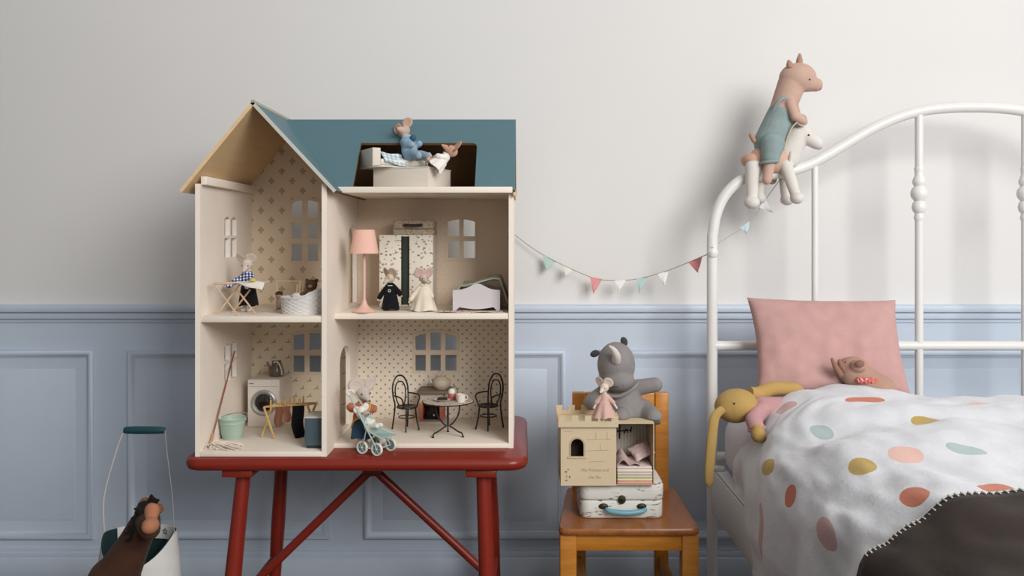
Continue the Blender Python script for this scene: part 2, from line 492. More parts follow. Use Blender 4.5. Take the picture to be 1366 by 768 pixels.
quad_board(at(AX, yb), at(AX, ya), at(ER, ya), at(ER, yb), .007, 'roof_board', roof_m)
cov = .0015
nl = (AX - EL).cross(Vector((0, 1, 0))).normalized()
if nl.z < 0: nl = -nl
# thin pale front edges of the gable boards
for e, m_ in ((EL, ply), (ER, paint((196, 196, 186), .6))):
    dv = (e - AX).normalized(); nn = Vector((-dv.z, 0, dv.x)); nn = nn if nn.z > 0 else -nn
    q = [at(AX, ya), at(e, ya), at(e - nn * .007, ya), at(AX - nn * .007, ya)]
    t = bmesh.new(); f = [t.verts.new(p) for p in q]; g = [t.verts.new(p + Vector((0, -.0012, 0))) for p in q]
    t.faces.new(f); t.faces.new(g)
    for k in range(4): t.faces.new((f[k], f[(k + 1) % 4], g[(k + 1) % 4], g[k]))
    bmesh.ops.recalc_face_normals(t, faces=t.faces[:]); part('edge_strip', MB().add(t), m_, house, smooth=20)
part('ridge_cap', MB().tube([at(AX, ya - .0014) + Vector((0, 0, -.0015)), at(AX, yb) + Vector((0, 0, -.0015))], .0032, 10), paint((150, 160, 156), .6), house)
# main roof: front slope with the dormer opening
RB = Vector((0, 1.785, .984)); RT = Vector((0, 1.935, 1.148)); RX1 = -.0150
sl = (RT - RB).length; du = (RT - RB) / sl
def valley(z): return AX.x + (AX.z - z) * (ER.x - AX.x) / (AX.z - ER.z)
nrm = Vector((1, 0, 0)).cross(du).normalized()
Mr = Matrix(((1, du.x, nrm.x, 0), (0, du.y, nrm.y, RB.y), (0, du.z, nrm.z, RB.z), (0, 0, 0, 1)))
def roof_uv(x, y):
    """pixel on the roof plane -> local coords"""
    o = Vector((0, 0, CAMZ)); d = Vector(((x - CX) / F, 1, -(y - HY) / F)); k = (RB - o).dot(nrm) / d.dot(nrm); p = o + d * k
    return p.x, (p - RB).dot(du)
oL, oR = roof_uv(471, 249)[0], roof_uv(634, 240)[0]; oT = roof_uv(600, 192)[1]
hole_r = .012
outl = [(valley(RB.z) - .001, -.003), (oL, -.003), (oL, oT), (oR - hole_r, oT)] + \
       [(oR - hole_r + hole_r * math.sin(t), oT - hole_r + hole_r * math.cos(t)) for t in [PI / 2 * k / 6 for k in range(1, 7)]] + \
       [(oR, -.003), (RX1, -.003), (RX1, sl), (valley(RT.z) - .004, sl)]
o = part('roof_board', panel(outl, [], .006, Mr), roof_m, house, 'teal front slope with dormer opening'); under(o, nrm if nrm.z > 0 else -nrm)
quad_board((valley(RT.z), RT.y + .002, RT.z), (RX1, RT.y + .002, RT.z), (RX1, YB + .012, .99), (valley(.99), YB + .012, .99), .006, 'roof_board', roof_m)
part('gable_end', panel([(1.792, Z2), (YB, Z2), (RT.y, RT.z - .012)], [], .008, YZ(HX1 - .006)), ply, house)
part('eave_strip', MB().box((HX1 - .001, YR - .012, Z2 - .018), (RX1, YR + .2, Z2 - .002), .001), ply, house)

# ================================================================== toy mice
BLK = paint((22, 18, 18), .3, .01, .5, 0)
MICE = 'plush toy mice'
class Mouse:
    """soft toy mouse; local +X forward, +Y its left, +Z up; unit = H (height to the crown)"""
    def __init__(s, label, base, H, yaw, fur=(206, 190, 176), lining=(214, 176, 160), pose='stand', hands=None, feet=None,
                 head=(0, 0), tilt=(0, 0), ears=.095, name='plush_mouse', group=MICE, tail=True, head_k=1.0, elbow=.03, ear_turn=14):
        s.root = thing(name, label, 'mouse', base, group); s.H = H; s.T = frame(base, yaw, tilt[0], tilt[1], H); s.fur = fur
        if pose == 'stand': s.hip, s.sh, s.hc = .36, .60, .76; feet = feet or ((.03, .06, .025), (.03, -.06, .025))
        elif pose == 'sit': s.hip, s.sh, s.hc = .075, .31, .47; feet = feet or ((.33, .09, .04), (.33, -.09, .04))
        hands = hands or ((.05, .17, s.sh - .22), (.05, -.17, s.sh - .22))
        s.hands = [Vector(h) for h in hands]; s.feet = [Vector(f) for f in feet]; s.elbow = elbow
        hip, sh, hc = s.hip, s.sh, s.hc
        pr = [('c', (0, 0, hip + .02), .088, (0, 0, sh - .03), .062), ('c', (0, 0, sh - .03), .055, (.0, 0, hc - .05), .045)]
        s.legs = []; s.arms = []
        for sg, f in zip((1, -1), s.feet):
            a = Vector((0, sg * .045, hip)); b = f + Vector((-.015, 0, .0)); k = a.lerp(b, .5) + (Vector((0, 0, .03)) if pose == 'sit' else Vector())
            pr += [('c', a, .042, k, .034), ('c', k, .034, b, .028)]
            d = Vector((.045, 0, 0)) if pose == 'stand' else Vector((.0, 0, .045))
            pr.append(('c', f, .028, f + d, .022)); s.legs.append((a, k, b))
        for sg, h in zip((1, -1), s.hands):
            a = Vector((0, sg * .055, sh - .03)); k = a.lerp(h, .5) + Vector((-.01, sg * elbow, -.015))
            pr += [('c', a, .034, k, .028), ('c', k, .028, h, .022), ('e', h, (.028, .026, .028))]; s.arms.append((a, k, h))
        hy, hp = head
        s.HM = Matrix.Translation((.01, 0, hc)) @ Matrix.Rotation(math.radians(hy), 4, 'Z') @ Matrix.Rotation(math.radians(hp), 4, 'Y') @ Matrix.Scale(head_k, 4)
        hm = s.HM; k = head_k
        pr += [('e', hm @ Vector((-.005, 0, .005)), (.098 * k, .085 * k, .088 * k)), ('c', hm @ Vector((.04, 0, -.008)), .068 * k, hm @ Vector((.165, 0, -.03)), .020 * k)]
        s.body = part('body', blob(pr, .011 * H, 3, T=s.T), fabric(fur, 1400), s.root)
        TH_ = s.T @ hm
        for sg in (1, -1):
            ax = Matrix.Translation((-.015, sg * .088, .105)) @ Matrix.Rotation(math.radians(-18 * sg), 4, 'X') @ Matrix.Rotation(math.radians(sg * ear_turn), 4, 'Z')
            m = MB(); m.lathe([(0, -.012), (.05, -.011), (.08, -.004), (.088, .004), (.080, .012), (.05, .006), (0, .002)], seg=20)
            R = Matrix.Rotation(PI / 2, 4, 'Y'); sc = Matrix.Scale(ears / .088, 4)
            me = m.mesh('ear', 60); me.transform(TH_ @ ax @ R @ sc)
            e = part('ear', me, fabric(fur, 1400), s.root)
            m = MB(); m.lathe([(0, .0045), (.05, .0085), (.074, .0135), (.070, .0150), (.05, .0105), (0, .006)], seg=20); me = m.mesh('ear_lining', 60); me.transform(TH_ @ ax @ R @ sc)
            part('ear_lining', me, fabric(lining, 1400), e)
            part('eye', MB().ell(TH_ @ Vector((.085, sg * .056, .022)), .0095 * H * k, seg=8), BLK, s.root)
        part('nose', MB().ell(TH_ @ Vector((.186, 0, -.033)), .013 * H * k, seg=8), fabric(shade(fur, .45), 1400), s.root)
        if tail:
            b = Vector((-.08, 0, hip + .01))
            pts = catmull([b, b + Vector((-.08, .02, -.08)), b + Vector((-.10, .06, -.2 if pose == 'stand' else -.06)), b + Vector((-.06, .10, -.28 if pose == 'stand' else -.055))], 5)
            part('tail', MB().tube([s.T @ p for p in pts], .008 * H, 6), fabric(shade(fur, .92), 1400), s.root)
    def blob_part(s, name, prims, mat, voxel=.011, label=None):
        return part(name, blob(prims, voxel * s.H, 3, T=s.T), mat, s.root, label)
    def top(s, mat, name='shirt', sleeve=1.0, low=None, pad=.014, label=None):
        low = s.hip if low is None else low
        pr = [('c', (0, 0, low + .05), .095 + pad, (0, 0, s.sh - .025), .064 + pad)]
        for a, k, h in s.arms:
            pr.append(('c', a, .036 + pad, k, .030 + pad))
            if sleeve > .5: pr.append(('c', k, .030 + pad, k.lerp(h, (sleeve - .5) * 2 * .75), .027 + pad))
        return s.blob_part(name, pr, mat, label=label)
    def skirt(s, mat, z1, z0, r1, r0, name='skirt', ruff=.06, n=9, label=None, flat=1.0):
        prof = [(r1 * .9, z1 + .005)] + [(r1 + (r0 - r1) * (k / 7) ** .8, z1 + (z0 - z1) * k / 7) for k in range(8)] + [(r0 * .93, z0 + .004)] + \
               [(r1 * .86 + (r0 * .9 - r1 * .86) * (k / 4), z0 + .01 + (z1 - z0 - .01) * (1 - (1 - k / 4)) * 0 + (z1 - z0) * (k / 4) * 0) for k in range(0)]
        def fx(a, i, r, z):
            t = max(0, min(1, (z1 - z) / (z1 - z0))); return r * (1 + ruff * t * math.sin(n * a + i * .15) + .03 * t * math.sin(3 * a + 1)), z + .012 * t * math.sin(4 * a)
        m = MB(); m.lathe(prof, seg=48, fx=fx, oval=(flat, 1)); me = m.mesh(name, 60); me.transform(s.T)
        return part(name, me, mat, s.root, label)
    def pants(s, mat, frac=.9, pad=.016, name='trousers'):
        pr = [('c', (0, 0, s.hip + .02), .088 + pad, (0, 0, s.hip + .07), .08 + pad)]
        for a, k, b in s.legs:
            pr += [('c', a, .044 + pad, k, .038 + pad), ('c', k, .038 + pad, k.lerp(b, (frac - .5) * 2), .032 + pad)]
        return s.blob_part(name, pr, mat)
    def w(s, p): return s.T @ Vector(p)

def check_mat(c0, c1, c2, p, rough=.9):
    """woven check in object space"""
    M = Mat('checked_fabric', rough, 0, .1); x, y, z = M.xyz()
    a = ((x + y * .35) / p).frac().gt(.5); b = ((z + y * .3) / p).frac().gt(.5)
    c = M.mix(a, lin(c0), lin(c1)); d = M.mix(a, lin(c1), lin(c2)); M.color(M.mix(b, c, d)); return M.m
def speckle_mat(base, cols, scale, thr=.12, rough=.85):
    """scattered small printed marks"""
    M = Mat('printed_fabric', rough, 0, .15); c = lin(base)
    for k, col in enumerate(cols):
        v = M.nt.nodes.new('ShaderNodeTexVoronoi'); v.inputs['Scale'].default_value = scale
        mp = M.nt.nodes.new('ShaderNodeMapping'); mp.inputs['Location'].default_value = (k * 3.1, k * 1.7, k * .9); mp.inputs['Scale'].default_value = (1, 1, 1.4)
        M.nt.links.new(M.coord(), mp.inputs[0]); M.nt.links.new(mp.outputs[0], v.inputs['Vector'])
        c = M.mix((S(M.nt, v.outputs['Distance']) + M.noise(scale * 2.2, 2) * .25 - .12).lt(thr), c, lin(col))
    M.color(c); return M.m

# ------------------------------------------------------------------ upper left room
def F1(x, d): return Vector(((x - CX) / F * d, d, Z1))
pale_wood = wood((196, 160, 128), (222, 192, 160), .6, (60, 60, 60))
ib = thing('ironing_board', 'tiny folding ironing board with crossed wooden legs', 'ironing board', F1(316, 1.78))
for a, b in ((P(286, 380, 1.752), P(317, 421.2, 1.742)), (P(320, 379, 1.790), P(291, 418.6, 1.785)), (P(316, 386, 1.782), P(341, 419.6, 1.772)), (P(334, 386, 1.81), P(310, 417.6, 1.806))):
    b.z = Z1 + .0016
    part('leg', MB().tube([a, b], .0018, 8), pale_wood, ib)
zb = P(300, 378, 1.765).z
bt = [(-.628, 1.750), (-.575, 1.755), (-.535, 1.790), (-.545, 1.815), (-.600, 1.800), (-.632, 1.775)]
part('board_frame', MB().tube([Vector((x, y, zb)) for x, y in bt], .0018, 8, closed=True), pale_wood, ib)
def f(u, v):
    a = Vector((-.583 + .052 * u, 1.745 + .012 * u + .052 * v, zb + .0035)); a.z += .0012 * math.sin(9 * u + 4 * v) - .016 * smooth01(.55, 1, 1 - v) * u; return a
cl = single('ironing_cloth', MB().grid(14, 12, f, .0012), fabric((232, 226, 214), 1500), 'crumpled white cloth lying on the tiny ironing board', 'cloth')
mb_ = MB(); mb_.lathe([(0, 0), (.005, 0), (.0052, .004), (.003, .0065), (0, .007)], (-.553, 1.768, zb + .0048), 14)
single('yellow_trinket', mb_, paint((214, 190, 70), .6), 'tiny round yellow object on the ironing cloth', 'trinket')

m1 = Mouse('pale toy mouse in blue checked shirt at the ironing board', F1(331, 1.845), .134, -112, (208, 192, 176), (216, 202, 188), head=(8, 34),
           hands=((.24, .16, .40), (.16, -.30, .40)))
m1.top(check_mat((236, 236, 240), (110, 120, 168), (34, 42, 92), .0068), 'shirt', 1.0, .40, .02)
m1.skirt(fabric((24, 22, 26), 1200), .44, .10, .10, .155, 'skirt', .03)

bk = thing('wicker_basket', 'oval white wicker basket in upper left dollhouse room', 'basket', F1(412, 1.80))
c = Vector((-.4535, 1.795, Z1)); ro = (.0455, .036)
rows = 9; prof = []
for i in range(rows):
    for k in range(5): prof.append((1 + .012 * math.sin(PI * k / 4), (i + k / 5) * .033 / rows))
def fxb(a, i, r, z):
    row = i // 5; return r * (1 + .026 * math.sin(18 * a + PI * row) + .06 * z / .033), z + .018 * smooth01(-.2, .9, math.cos(a)) * (z / .033) ** 2
mw = MB(); mw.lathe([(0.0, .002), (.97, .001)] + prof + [(1.0, .034), (.93, .034), (.90, .028), (.88, .006), (0, .005)], c, 88, fx=lambda a, i, r, z: fxb(a, i, r, z), oval=ro)
part('basket_body', mw, fabric((216, 212, 208), 1500, .1), bk, smooth=70)
pts = []
for k in range(60):
    a = 2 * PI * k / 60; pts.append(c + Vector((ro[0] * 1.06 * math.cos(a), ro[1] * 1.06 * math.sin(a), .034 + .018 * smooth01(-.2, .9, math.cos(a)) + .0008 * math.sin(20 * a))))
part('rim', MB().tube(pts, .0022, 8, closed=True), fabric((214, 212, 212), 1500, .1), bk)
brown_p = fabric((92, 64, 44), 500, .2)
tp = c + Vector((.014, .0, .040))
pr = [('e', tp, (.013, .012, .016)), ('e', tp + Vector((.001, -.002, .020)), (.012, .011, .011)), ('e', tp + Vector((-.009, 0, .029)), .004), ('e', tp + Vector((.011, 0, .029)), .004), ('c', tp + Vector((-.008, -.006, .006)), .004, tp + Vector((-.018, -.016, .0)), .004)]
tdy = thing('teddy_bear', 'small brown teddy bear sitting in the wicker basket', 'teddy bear', tp)
part('body', blob(pr, .0016, 3), brown_p, tdy)
part('snout', MB().ell(tp + Vector((0, -.012, .017)), (.005, .004, .004), seg=12), fabric((150, 120, 92), 900), tdy)
for sx in (-1, 1): part('eye', MB().ell(tp + Vector((sx * .004, -.0125, .022)), .0011, seg=8), BLK, tdy)
pb = c + Vector((-.012, -.012, .036))
def fp(u, v):
    a = 2 * PI * u; r = .0105 * math.sin(PI * v); return pb + Vector((r * math.cos(a) * 1.3, r * math.sin(a), .0085 * -math.cos(PI * v)))
single('cloth_bundle', MB().grid(20, 12, fp), fabric((216, 204, 190), 900), 'small cream cloth bundle poking out of the wicker basket', 'cloth')
for k, (dx, dz, cc, r) in enumerate(((-.022, .034, (176, 156, 130), .0028), (-.016, .042, (188, 168, 140), .0026), (-.009, .040, (196, 178, 150), .0026), (-.003, .045, (170, 148, 120), .0026))):
    q = c + Vector((dx, .012, .006)); 
    single('wooden_peg', MB().capsule(q, r, q + Vector((.003, .0, dz + .018)), r * .8), wood((176, 148, 112), (204, 176, 140), .6, (80, 80, 20)),
           '%s wooden peg from the left standing in the wicker basket' % ('first', 'second', 'third', 'fourth')[k], 'peg', 'wooden pegs in the wicker basket')
rk = thing('clothes_rail', 'thin cream wire clothes rail behind the wicker basket', 'clothes rail', F1(398, 1.885))
rm = metal((222, 204, 180), .5, .1)
xa, xb_, yy, zt = P(369, 400, 1.89).x, P(441, 400, 1.89).x, 1.89, P(369, 375, 1.89).z
for x in (xa, xb_): part('upright', MB().tube([(x, yy, Z1), (x, yy, zt)], .0012, 8), rm, rk)
part('rail', MB().tube([(xa, yy, zt), (xb_, yy, zt)], .0012, 8), rm, rk)
for x in (xa, xb_): part('foot', MB().tube([(x, yy - .02, Z1 + .0012), (x, yy + .02, Z1 + .0012)], .0012, 8), rm, rk)
q = Vector((xa + .007, yy - .006, Z1))
def fp2(u, v):
    a = 2 * PI * u; r = .008 * (1 - .35 * v); return q + Vector((r * math.cos(a), r * math.sin(a), .0 + .03 * v))
ac = thing('toy_figure', 'tiny brown-topped figure standing by the wire clothes rail', 'figurine', q)
part('body', blob([('c', q + Vector((0, 0, .008)), .007, q + Vector((0, 0, .022)), .0045), ('e', q + Vector((0, 0, .032)), .0075)], .0015, 3), fabric((168, 140, 116), 900), ac)
part('hair', blob([('e', q + Vector((0, .001, .0355)), (.0085, .0085, .006))], .0015, 2), fabric((78, 54, 38), 900), ac)

# ------------------------------------------------------------------ upper right room
pinkl = paint((228, 182, 164), .6, .02, .2)
c = F1(486, 1.822)
lp = thing('floor_lamp', 'tiny pink floor lamp in upper right dollhouse room', 'lamp', c)
part('base', MB().lathe([(0, 0), (.024, 0), (.026, .002), (.022, .005), (.012, .010), (.006, .018), (.004, .026), (0, .027)], c, 28), pinkl, lp)
part('pole', MB().tube([c + Vector((0, 0, .02)), c + Vector((0, 0, .15))], .0028, 12), pinkl, lp)
sz = [(.0215, .1745), (.030, .1245)]
M = Mat('lampshade', .85, 0, .1); M.color(lin((234, 188, 170))); M.b.inputs['Subsurface Weight'].default_value = 0
part('lamp_shade', MB().lathe([(.0215, .1745), (.0303, .1245), (.0293, .1245), (.0206, .1745), (.0215, .1745)], c, 36), M.m, lp)
part('shade_ring', MB().tube([c + Vector((-.021, 0, .168)), c + Vector((.021, 0, .168))], .001, 6), metal((200, 180, 160)), lp)
floral = speckle_mat((230, 222, 208), [(168, 148, 122), (196, 160, 142), (150, 156, 126), (140, 122, 112)], 66, .20)
wy = 1.965
x0, x1 = P(506, 0, wy).x, P(577.5, 0, wy).x; ztop = P(0, 313, wy).z
xm0, xm1 = P(535, 0, wy).x, P(546, 0, wy).x
wd = thing('toy_wardrobe', 'tiny floral wardrobe with two doors ajar around a dark gap', 'wardrobe', ((x0 + x1) / 2, wy + .03, Z1))
wdk = paint((50, 58, 50), .7)
wcr = paint((222, 212, 196), .6)
part('back_panel', MB().box((x0 + .002, YB - .008, Z1 + .001), (x1 - .002, YB - .003, ztop - .002)), wdk, wd)
for a, b in ((x0 + .001, x0 + .005), (x1 - .005, x1 - .001)): part('side_panel', MB().box((a, wy + .006, Z1 + .001), (b, YB - .008, ztop - .002)), wcr, wd)
part('top_panel', MB().box((x0, wy + .004, ztop - .004), (x1, YB - .003, ztop), .0008), wcr, wd)
part('bottom_panel', MB().box((x0 + .005, wy + .006, Z1 + .001), (x1 - .005, YB - .008, Z1 + .005)), wcr, wd)
part('gap_strip', MB().box((xm0 + .001, wy + .008, Z1 + .005), (xm1 - .001, wy + .012, ztop - .004)), wdk, wd)  # dark green strip filling the gap between the doors
for a, b in ((x0, xm0), (xm1, x1)): part('door', MB().box((a, wy, Z1 + .001), (b, wy + .004, ztop - .001), .0006), floral, wd)
# mottled suitcase on the wardrobe
mott = speckle_mat((176, 160, 140), [(120, 104, 88), (206, 194, 178), (92, 78, 66)], 130, .2)
sx0, sx1 = P(524, 0, 1.97).x, P(578.5, 0, 1.97).x; zs0 = ztop; zs1 = ztop + .033
sc_ = thing('toy_suitcase', 'tiny mottled beige suitcase with dark handle on the wardrobe', 'suitcase', ((sx0 + sx1) / 2, 2.0, zs0))
part('case_base', MB().box((sx0, 1.972, zs0), (sx1, 2.045, zs0 + .013), .002), mott, sc_)
part('lid', MB().box((sx0 + .001, 1.973, zs0 + .0135), (sx1 - .001, 2.044, zs1), .003), mott, sc_)
hc_ = (sx0 + sx1) / 2 - .001
part('handle', MB().tube(catmull([(hc_ - .017, 1.972, zs0 + .022), (hc_ - .012, 1.962, zs0 + .0215), (hc_, 1.960, zs0 + .021), (hc_ + .012, 1.962, zs0 + .0215), (hc_ + .017, 1.972, zs0 + .022)], 5), .0033, 8), paint((46, 44, 44), .5), sc_)
for dx in (-.019, .019): part('handle_mount', MB().disc((hc_ + dx, 1.9715, zs0 + .022), .004, (0, 1, 0), .003, 14), metal((84, 76, 64)), sc_)
# mice
black_cl = fabric((20, 21, 26), 1200, .1)
m2 = Mouse('toy mouse in black dress with white round badge beside pink lamp', F1(521, 1.872), .093, -95, (206, 186, 164), (196, 168, 150), head=(-35, 18), head_k=1.25, ears=.10,
           hands=((.06, .27, .34), (.08, -.28, .25)), tail=False)
m2.top(black_cl, 'dress_top', .9, .30, .03); m2.skirt(black_cl, .52, .03, .11, .21, 'dress_skirt', .02)
m2.blob_part('collar', [('e', (.02, 0, .585), (.085, .085, .02))], fabric((216, 212, 206), 1200))
b = m2.w((.155, .01, .47)); part('badge', MB().tube([b + Vector((.0026 * math.cos(t), -.0005, .0026 * math.sin(t))) for t in [2 * PI * k / 16 for k in range(16)]], .0007, 6, closed=True), paint((220, 220, 220)), m2.root)
cream_cl = fabric((224, 210, 188), 1000, .08)
m3 = Mouse('toy mouse in full cream dress in front of the floral wardrobe', F1(565, 1.855), .093, -80, (198, 178, 164), (206, 168, 160), head=(18, 14), head_k=1.2, ears=.11,
           hands=((.10, .20, .30), (.12, -.34, .22)), tail=False)
m3.top(cream_cl, 'dress_top', .9, .34, .03); m3.skirt(cream_cl, .54, .02, .11, .30, 'dress_skirt', .09, 8)
m3.blob_part('collar', [('e', (.02, 0, .60), (.10, .10, .03))], fabric((232, 222, 206), 1000))
# little white bed
by = 1.84
bx0, bx1 = P(604, 0, by).x, P(667, 0, by).x
tbed = thing('toy_bed', 'tiny white wooden bed with humped footboard in upper right room', 'bed', ((bx0 + bx1) / 2, 1.93, Z1))
white_p = paint((208, 202, 202), .55, .015, .25)
zf = lambda y: CAMZ - (y - HY) / F * by
bw = bx1 - bx0
def hump(k, top, base): # scalloped top edge
    return base + (top - base) * (math.exp(-((k - .52) / .20) ** 2) * .85 + .15 * math.exp(-((k - .52) / .4) ** 2))
def end_board(y, dz):
    top = [(bx1 - bw * k / 24, hump(1 - k / 24, zf(378), zf(387)) + dz) for k in range(25)]
    bot = [(bx0, Z1), (bx0 + bw * .06, Z1 + .002), (bx0 + bw * .14, zf(410) + .001)] + [(bx0 + bw * (.14 + .72 * k / 10), zf(410) + .001 - .0045 * math.sin(PI * k / 10)) for k in range(1, 10)] + [(bx0 + bw * .86, zf(410) + .001), (bx0 + bw * .94, Z1 + .002), (bx1, Z1)]
    return panel(bot + top, [], .005, XZ(y))
part('footboard', end_board(by, 0), white_p, tbed)
part('headboard', end_board(2.03, -.004), white_p, tbed)
for x in (bx0 + .003, bx1 - .003): part('side_rail', MB().box((x - .002, by + .002, Z1 + .012), (x + .002, 2.028, Z1 + .024), .0006), white_p, tbed)
part('mattress', MB().box((bx0 + .006, by + .004, Z1 + .014), (bx1 - .006, 2.024, Z1 + .034), .005), fabric((206, 200, 188), 900), tbed)
def fq(u, v):
    p = Vector((bx0 - .004 + (bw + .022) * u, by + .012 + .14 * v, 0)); e = min(1, min(u, 1 - u) * 7)
    p.z = Z1 + .020 + .034 * e + .018 * smooth01(.25, .8, u) * e + .004 * nz(p, 60) + .003 * math.sin(14 * v + 4 * u); return p
single('toy_quilt', MB().grid(34, 30, fq, .003), fabric((158, 160, 140), 700, .15), 'sage green quilt bunched on the tiny white bed', 'quilt')
rug_m = speckle_mat((206, 190, 178), [(190, 104, 104), (84, 62, 58), (214, 168, 160), (150, 140, 120)], 190, .26)
def fr(u, v):
    return Vector((P(583, 0, 1.815).x + .138 * u, 1.805 + .03 * v, Z1 + .0018 + .0012 * math.sin(11 * u) * math.sin(5 * v + 1) + .0012))
single('toy_rug', MB().grid(40, 8, fr, .0018), rug_m, 'narrow patterned pink rug in front of the tiny white bed', 'rug')
part('screw_head', MB().disc((HX1 - TH - .0008, 1.822, P(0, 318, 1.82).z), .0022, (1, 0, 0), .0015, 12), metal((60, 52, 44)), house)

# ------------------------------------------------------------------ attic: two white boxes and two mice
box_m = paint((214, 204, 190), .65, .02, .2)
def obox(root, name, c, ax, L, W, z0, z1, mat, th=None):
    """oriented box; corner c, long axis angle ax (deg), open-topped tray if th"""
    R = Matrix.Translation((c[0], c[1], 0)) @ Matrix.Rotation(math.radians(ax), 4, 'Z')
    if not th: part(name, MB().box((0, 0, z0), (L, W, z1), .001, R), mat, root); return
    part('base_panel', MB().box((0, 0, z0), (L, W, z0 + th), .0006, R), mat, root)
    for lo, hi in (((0, 0, z0), (L, th, z1)), ((0, W - th, z0), (L, W, z1)), ((0, th, z0), (th, W - th, z1)), ((L - th, th, z0), (L, W - th, z1))):
        part('side_panel', MB().box(lo, hi, .0006, R), mat, root)
# lower box: near vertical corner at x = 571 px; long face turned to the left
cn = P(571, 250, 1.803)
lb = thing('toy_chest', 'long cream wooden box standing on the attic floor of the dollhouse', 'box', (cn.x - .04, cn.y + .05, Z2))
A = 160.0
R = Matrix.Translation((cn.x, cn.y, 0)) @ Matrix.Rotation(math.radians(-20), 4, 'Z')
zt_ = P(0, 224, 1.81).z
part('front_panel', MB().box((-.130, 0, Z2 + .0005), (0, .004, zt_), .0005, R), box_m, lb)
part('end_panel', MB().box((-.004, .004, Z2 + .0005), (0, .112, zt_), .0005, R), box_m, lb)
part('end_panel', MB().box((-.130, .004, Z2 + .0005), (-.126, .112, zt_), .0005, R), box_m, lb)
part('rear_panel', MB().box((-.126, .108, Z2 + .0005), (-.004, .112, zt_), .0005, R), box_m, lb)
part('lid', MB().box((-.131, -.001, zt_), (.001, .113, zt_ + .003), .0008, R), box_m, lb)
zl = zt_ + .003
# upper tray bed: corner at x = 498 px
cu_ = P(497, 222, 1.806)
ub = thing('toy_daybed', 'pale cream tray bed set askew on top of the attic box', 'bed', (cu_.x + .05, cu_.y + .03, zl))
R2 = Matrix.Translation((cu_.x, cu_.y, 0)) @ Matrix.Rotation(math.radians(30), 4, 'Z')
zh = P(0, 196, 1.80).z
part('base_panel', MB().box((0, 0, zl + .0003), (.128, .082, zl + .004), .0005, R2), box_m, ub)
part('end_panel', MB().box((0, 0, zl + .0003), (.018, .082, zh), .001, R2), box_m, ub)
part('end_panel', MB().box((.124, .004, zl + .004), (.128, .078, zl + .030), .001, R2), box_m, ub)
part('rear_panel', MB().box((.018, .078, zl + .004), (.128, .082, zl + .028), .001, R2), box_m, ub)
part('mattress', MB().box((.019, .003, zl + .0045), (.123, .077, zl + .018), .004, R2), fabric((226, 218, 206), 900), ub)
ging = check_mat((232, 236, 238), (192, 210, 218), (156, 186, 202), .0105)
def fg(u, v):
    x = .021 + .050 * u; y = -.006 + .080 * v; z = zl + .034 - .004 * u + .0012 * math.sin(8 * u + 3 * v)
    if v < .35: z -= (.35 - v) * .062 + .006 * u; 
    return R2 @ Vector((x + .006 * (1 - v), y + (.012 * (v < 0)), z))
single('gingham_blanket', MB().grid(20, 24, fg, .0014), ging, 'pale blue gingham blanket draped over the attic tray bed', 'blanket')
bluepj = fabric((132, 162, 184), 1000, .1)
sb = R2 @ Vector((.090, .000, zl + .0185))
m4 = Mouse('toy mouse in blue pyjamas sitting in the roof opening', sb, .156, -42, (196, 166, 148), (206, 160, 136), pose='sit', head=(-72, -4), tilt=(-30, -4), ears=.080,
           hands=((.13, .11, .20), (.16, -.07, .13)), feet=((.25, .09, -.10), (.22, -.07, -.09)), tail=False)
m4.top(bluepj, 'pyjama_shirt', 1.0, .10, .02); m4.pants(bluepj, .95, .02, 'pyjama_trousers')
m4.blob_part('collar', [('e', (.03, 0, .335), (.085, .09, .03))], fabric((150, 186, 208), 1000))
b = m4.w((.10, .04, .30)); part('pompom', MB().ell(b, .0075, seg=12), fabric((54, 84, 108), 700, .2), m4.root)
wh = P(596, 226, 1.80); 
m5 = Mouse('toy mouse in white dress leaning back beside the attic boxes', P(581, 222, 1.815), .100, 178, (204, 152, 126), (222, 172, 150), pose='sit', head=(10, 4), tilt=(-46, 8), ears=.11, head_k=1.35,
           hands=((.14, .10, .16), (.18, -.06, .12)), feet=((.22, .07, -.02), (.20, -.07, -.04)), tail=False)
whd = fabric((232, 226, 218), 900, .05)
m5.top(whd, 'dress_top', .9, .08, .035); m5.skirt(whd, .20, -.03, .13, .19, 'dress_skirt', .10)
m5.blob_part('lace_collar', [('e', (.02, 0, .33), (.10, .11, .03))], whd)

# ------------------------------------------------------------------ lower left room
def F0(x, d): return Vector(((x - CX) / F * d, d, FZ))
# mop
mp_ = thing('toy_mop', 'tiny mop with brown handle and white yarn head on dollhouse floor', 'mop', F0(296, 1.755))
a = P(281, 592, 1.772); b = P(299.5, 468, 1.93); b.x = max(b.x, xl + .0025); 
part('handle', MB().tube([a, b], .0016, 8), wood((128, 76, 50), (158, 98, 66), .5, (60, 60, 20)), mp_)
part('collar', MB().tube([a + (b - a) * .0, a + (b - a) * .10], .0028, 8), wood((178, 132, 100), (198, 150, 116), .5, (60, 60, 20)), mp_)
yarn = MB(); rnd = random.Random(3)
for k in range(70):
    e = F0(272 + rnd.random() * 56, 1.736 + rnd.random() * .06); e.x = max(e.x, xl + .004); e.z = FZ + .0016
    s0 = a + Vector((rnd.uniform(-.002, .002), rnd.uniform(-.002, .002), 0)); mid = s0.lerp(e, .45) + Vector((rnd.uniform(-.008, .008), rnd.uniform(-.008, .008), rnd.uniform(-.002, .007)))
    mid.z = max(mid.z, FZ + .003); mid.x = max(mid.x, xl + .004); mid.y = max(mid.y, 1.734); e.y = max(e.y, 1.734)
    yarn.tube(catmull([s0, mid, e], 4), .0013, 5)
part('yarn_head', yarn, fabric((228, 212, 196), 1200, .1), mp_, kind='stuff')
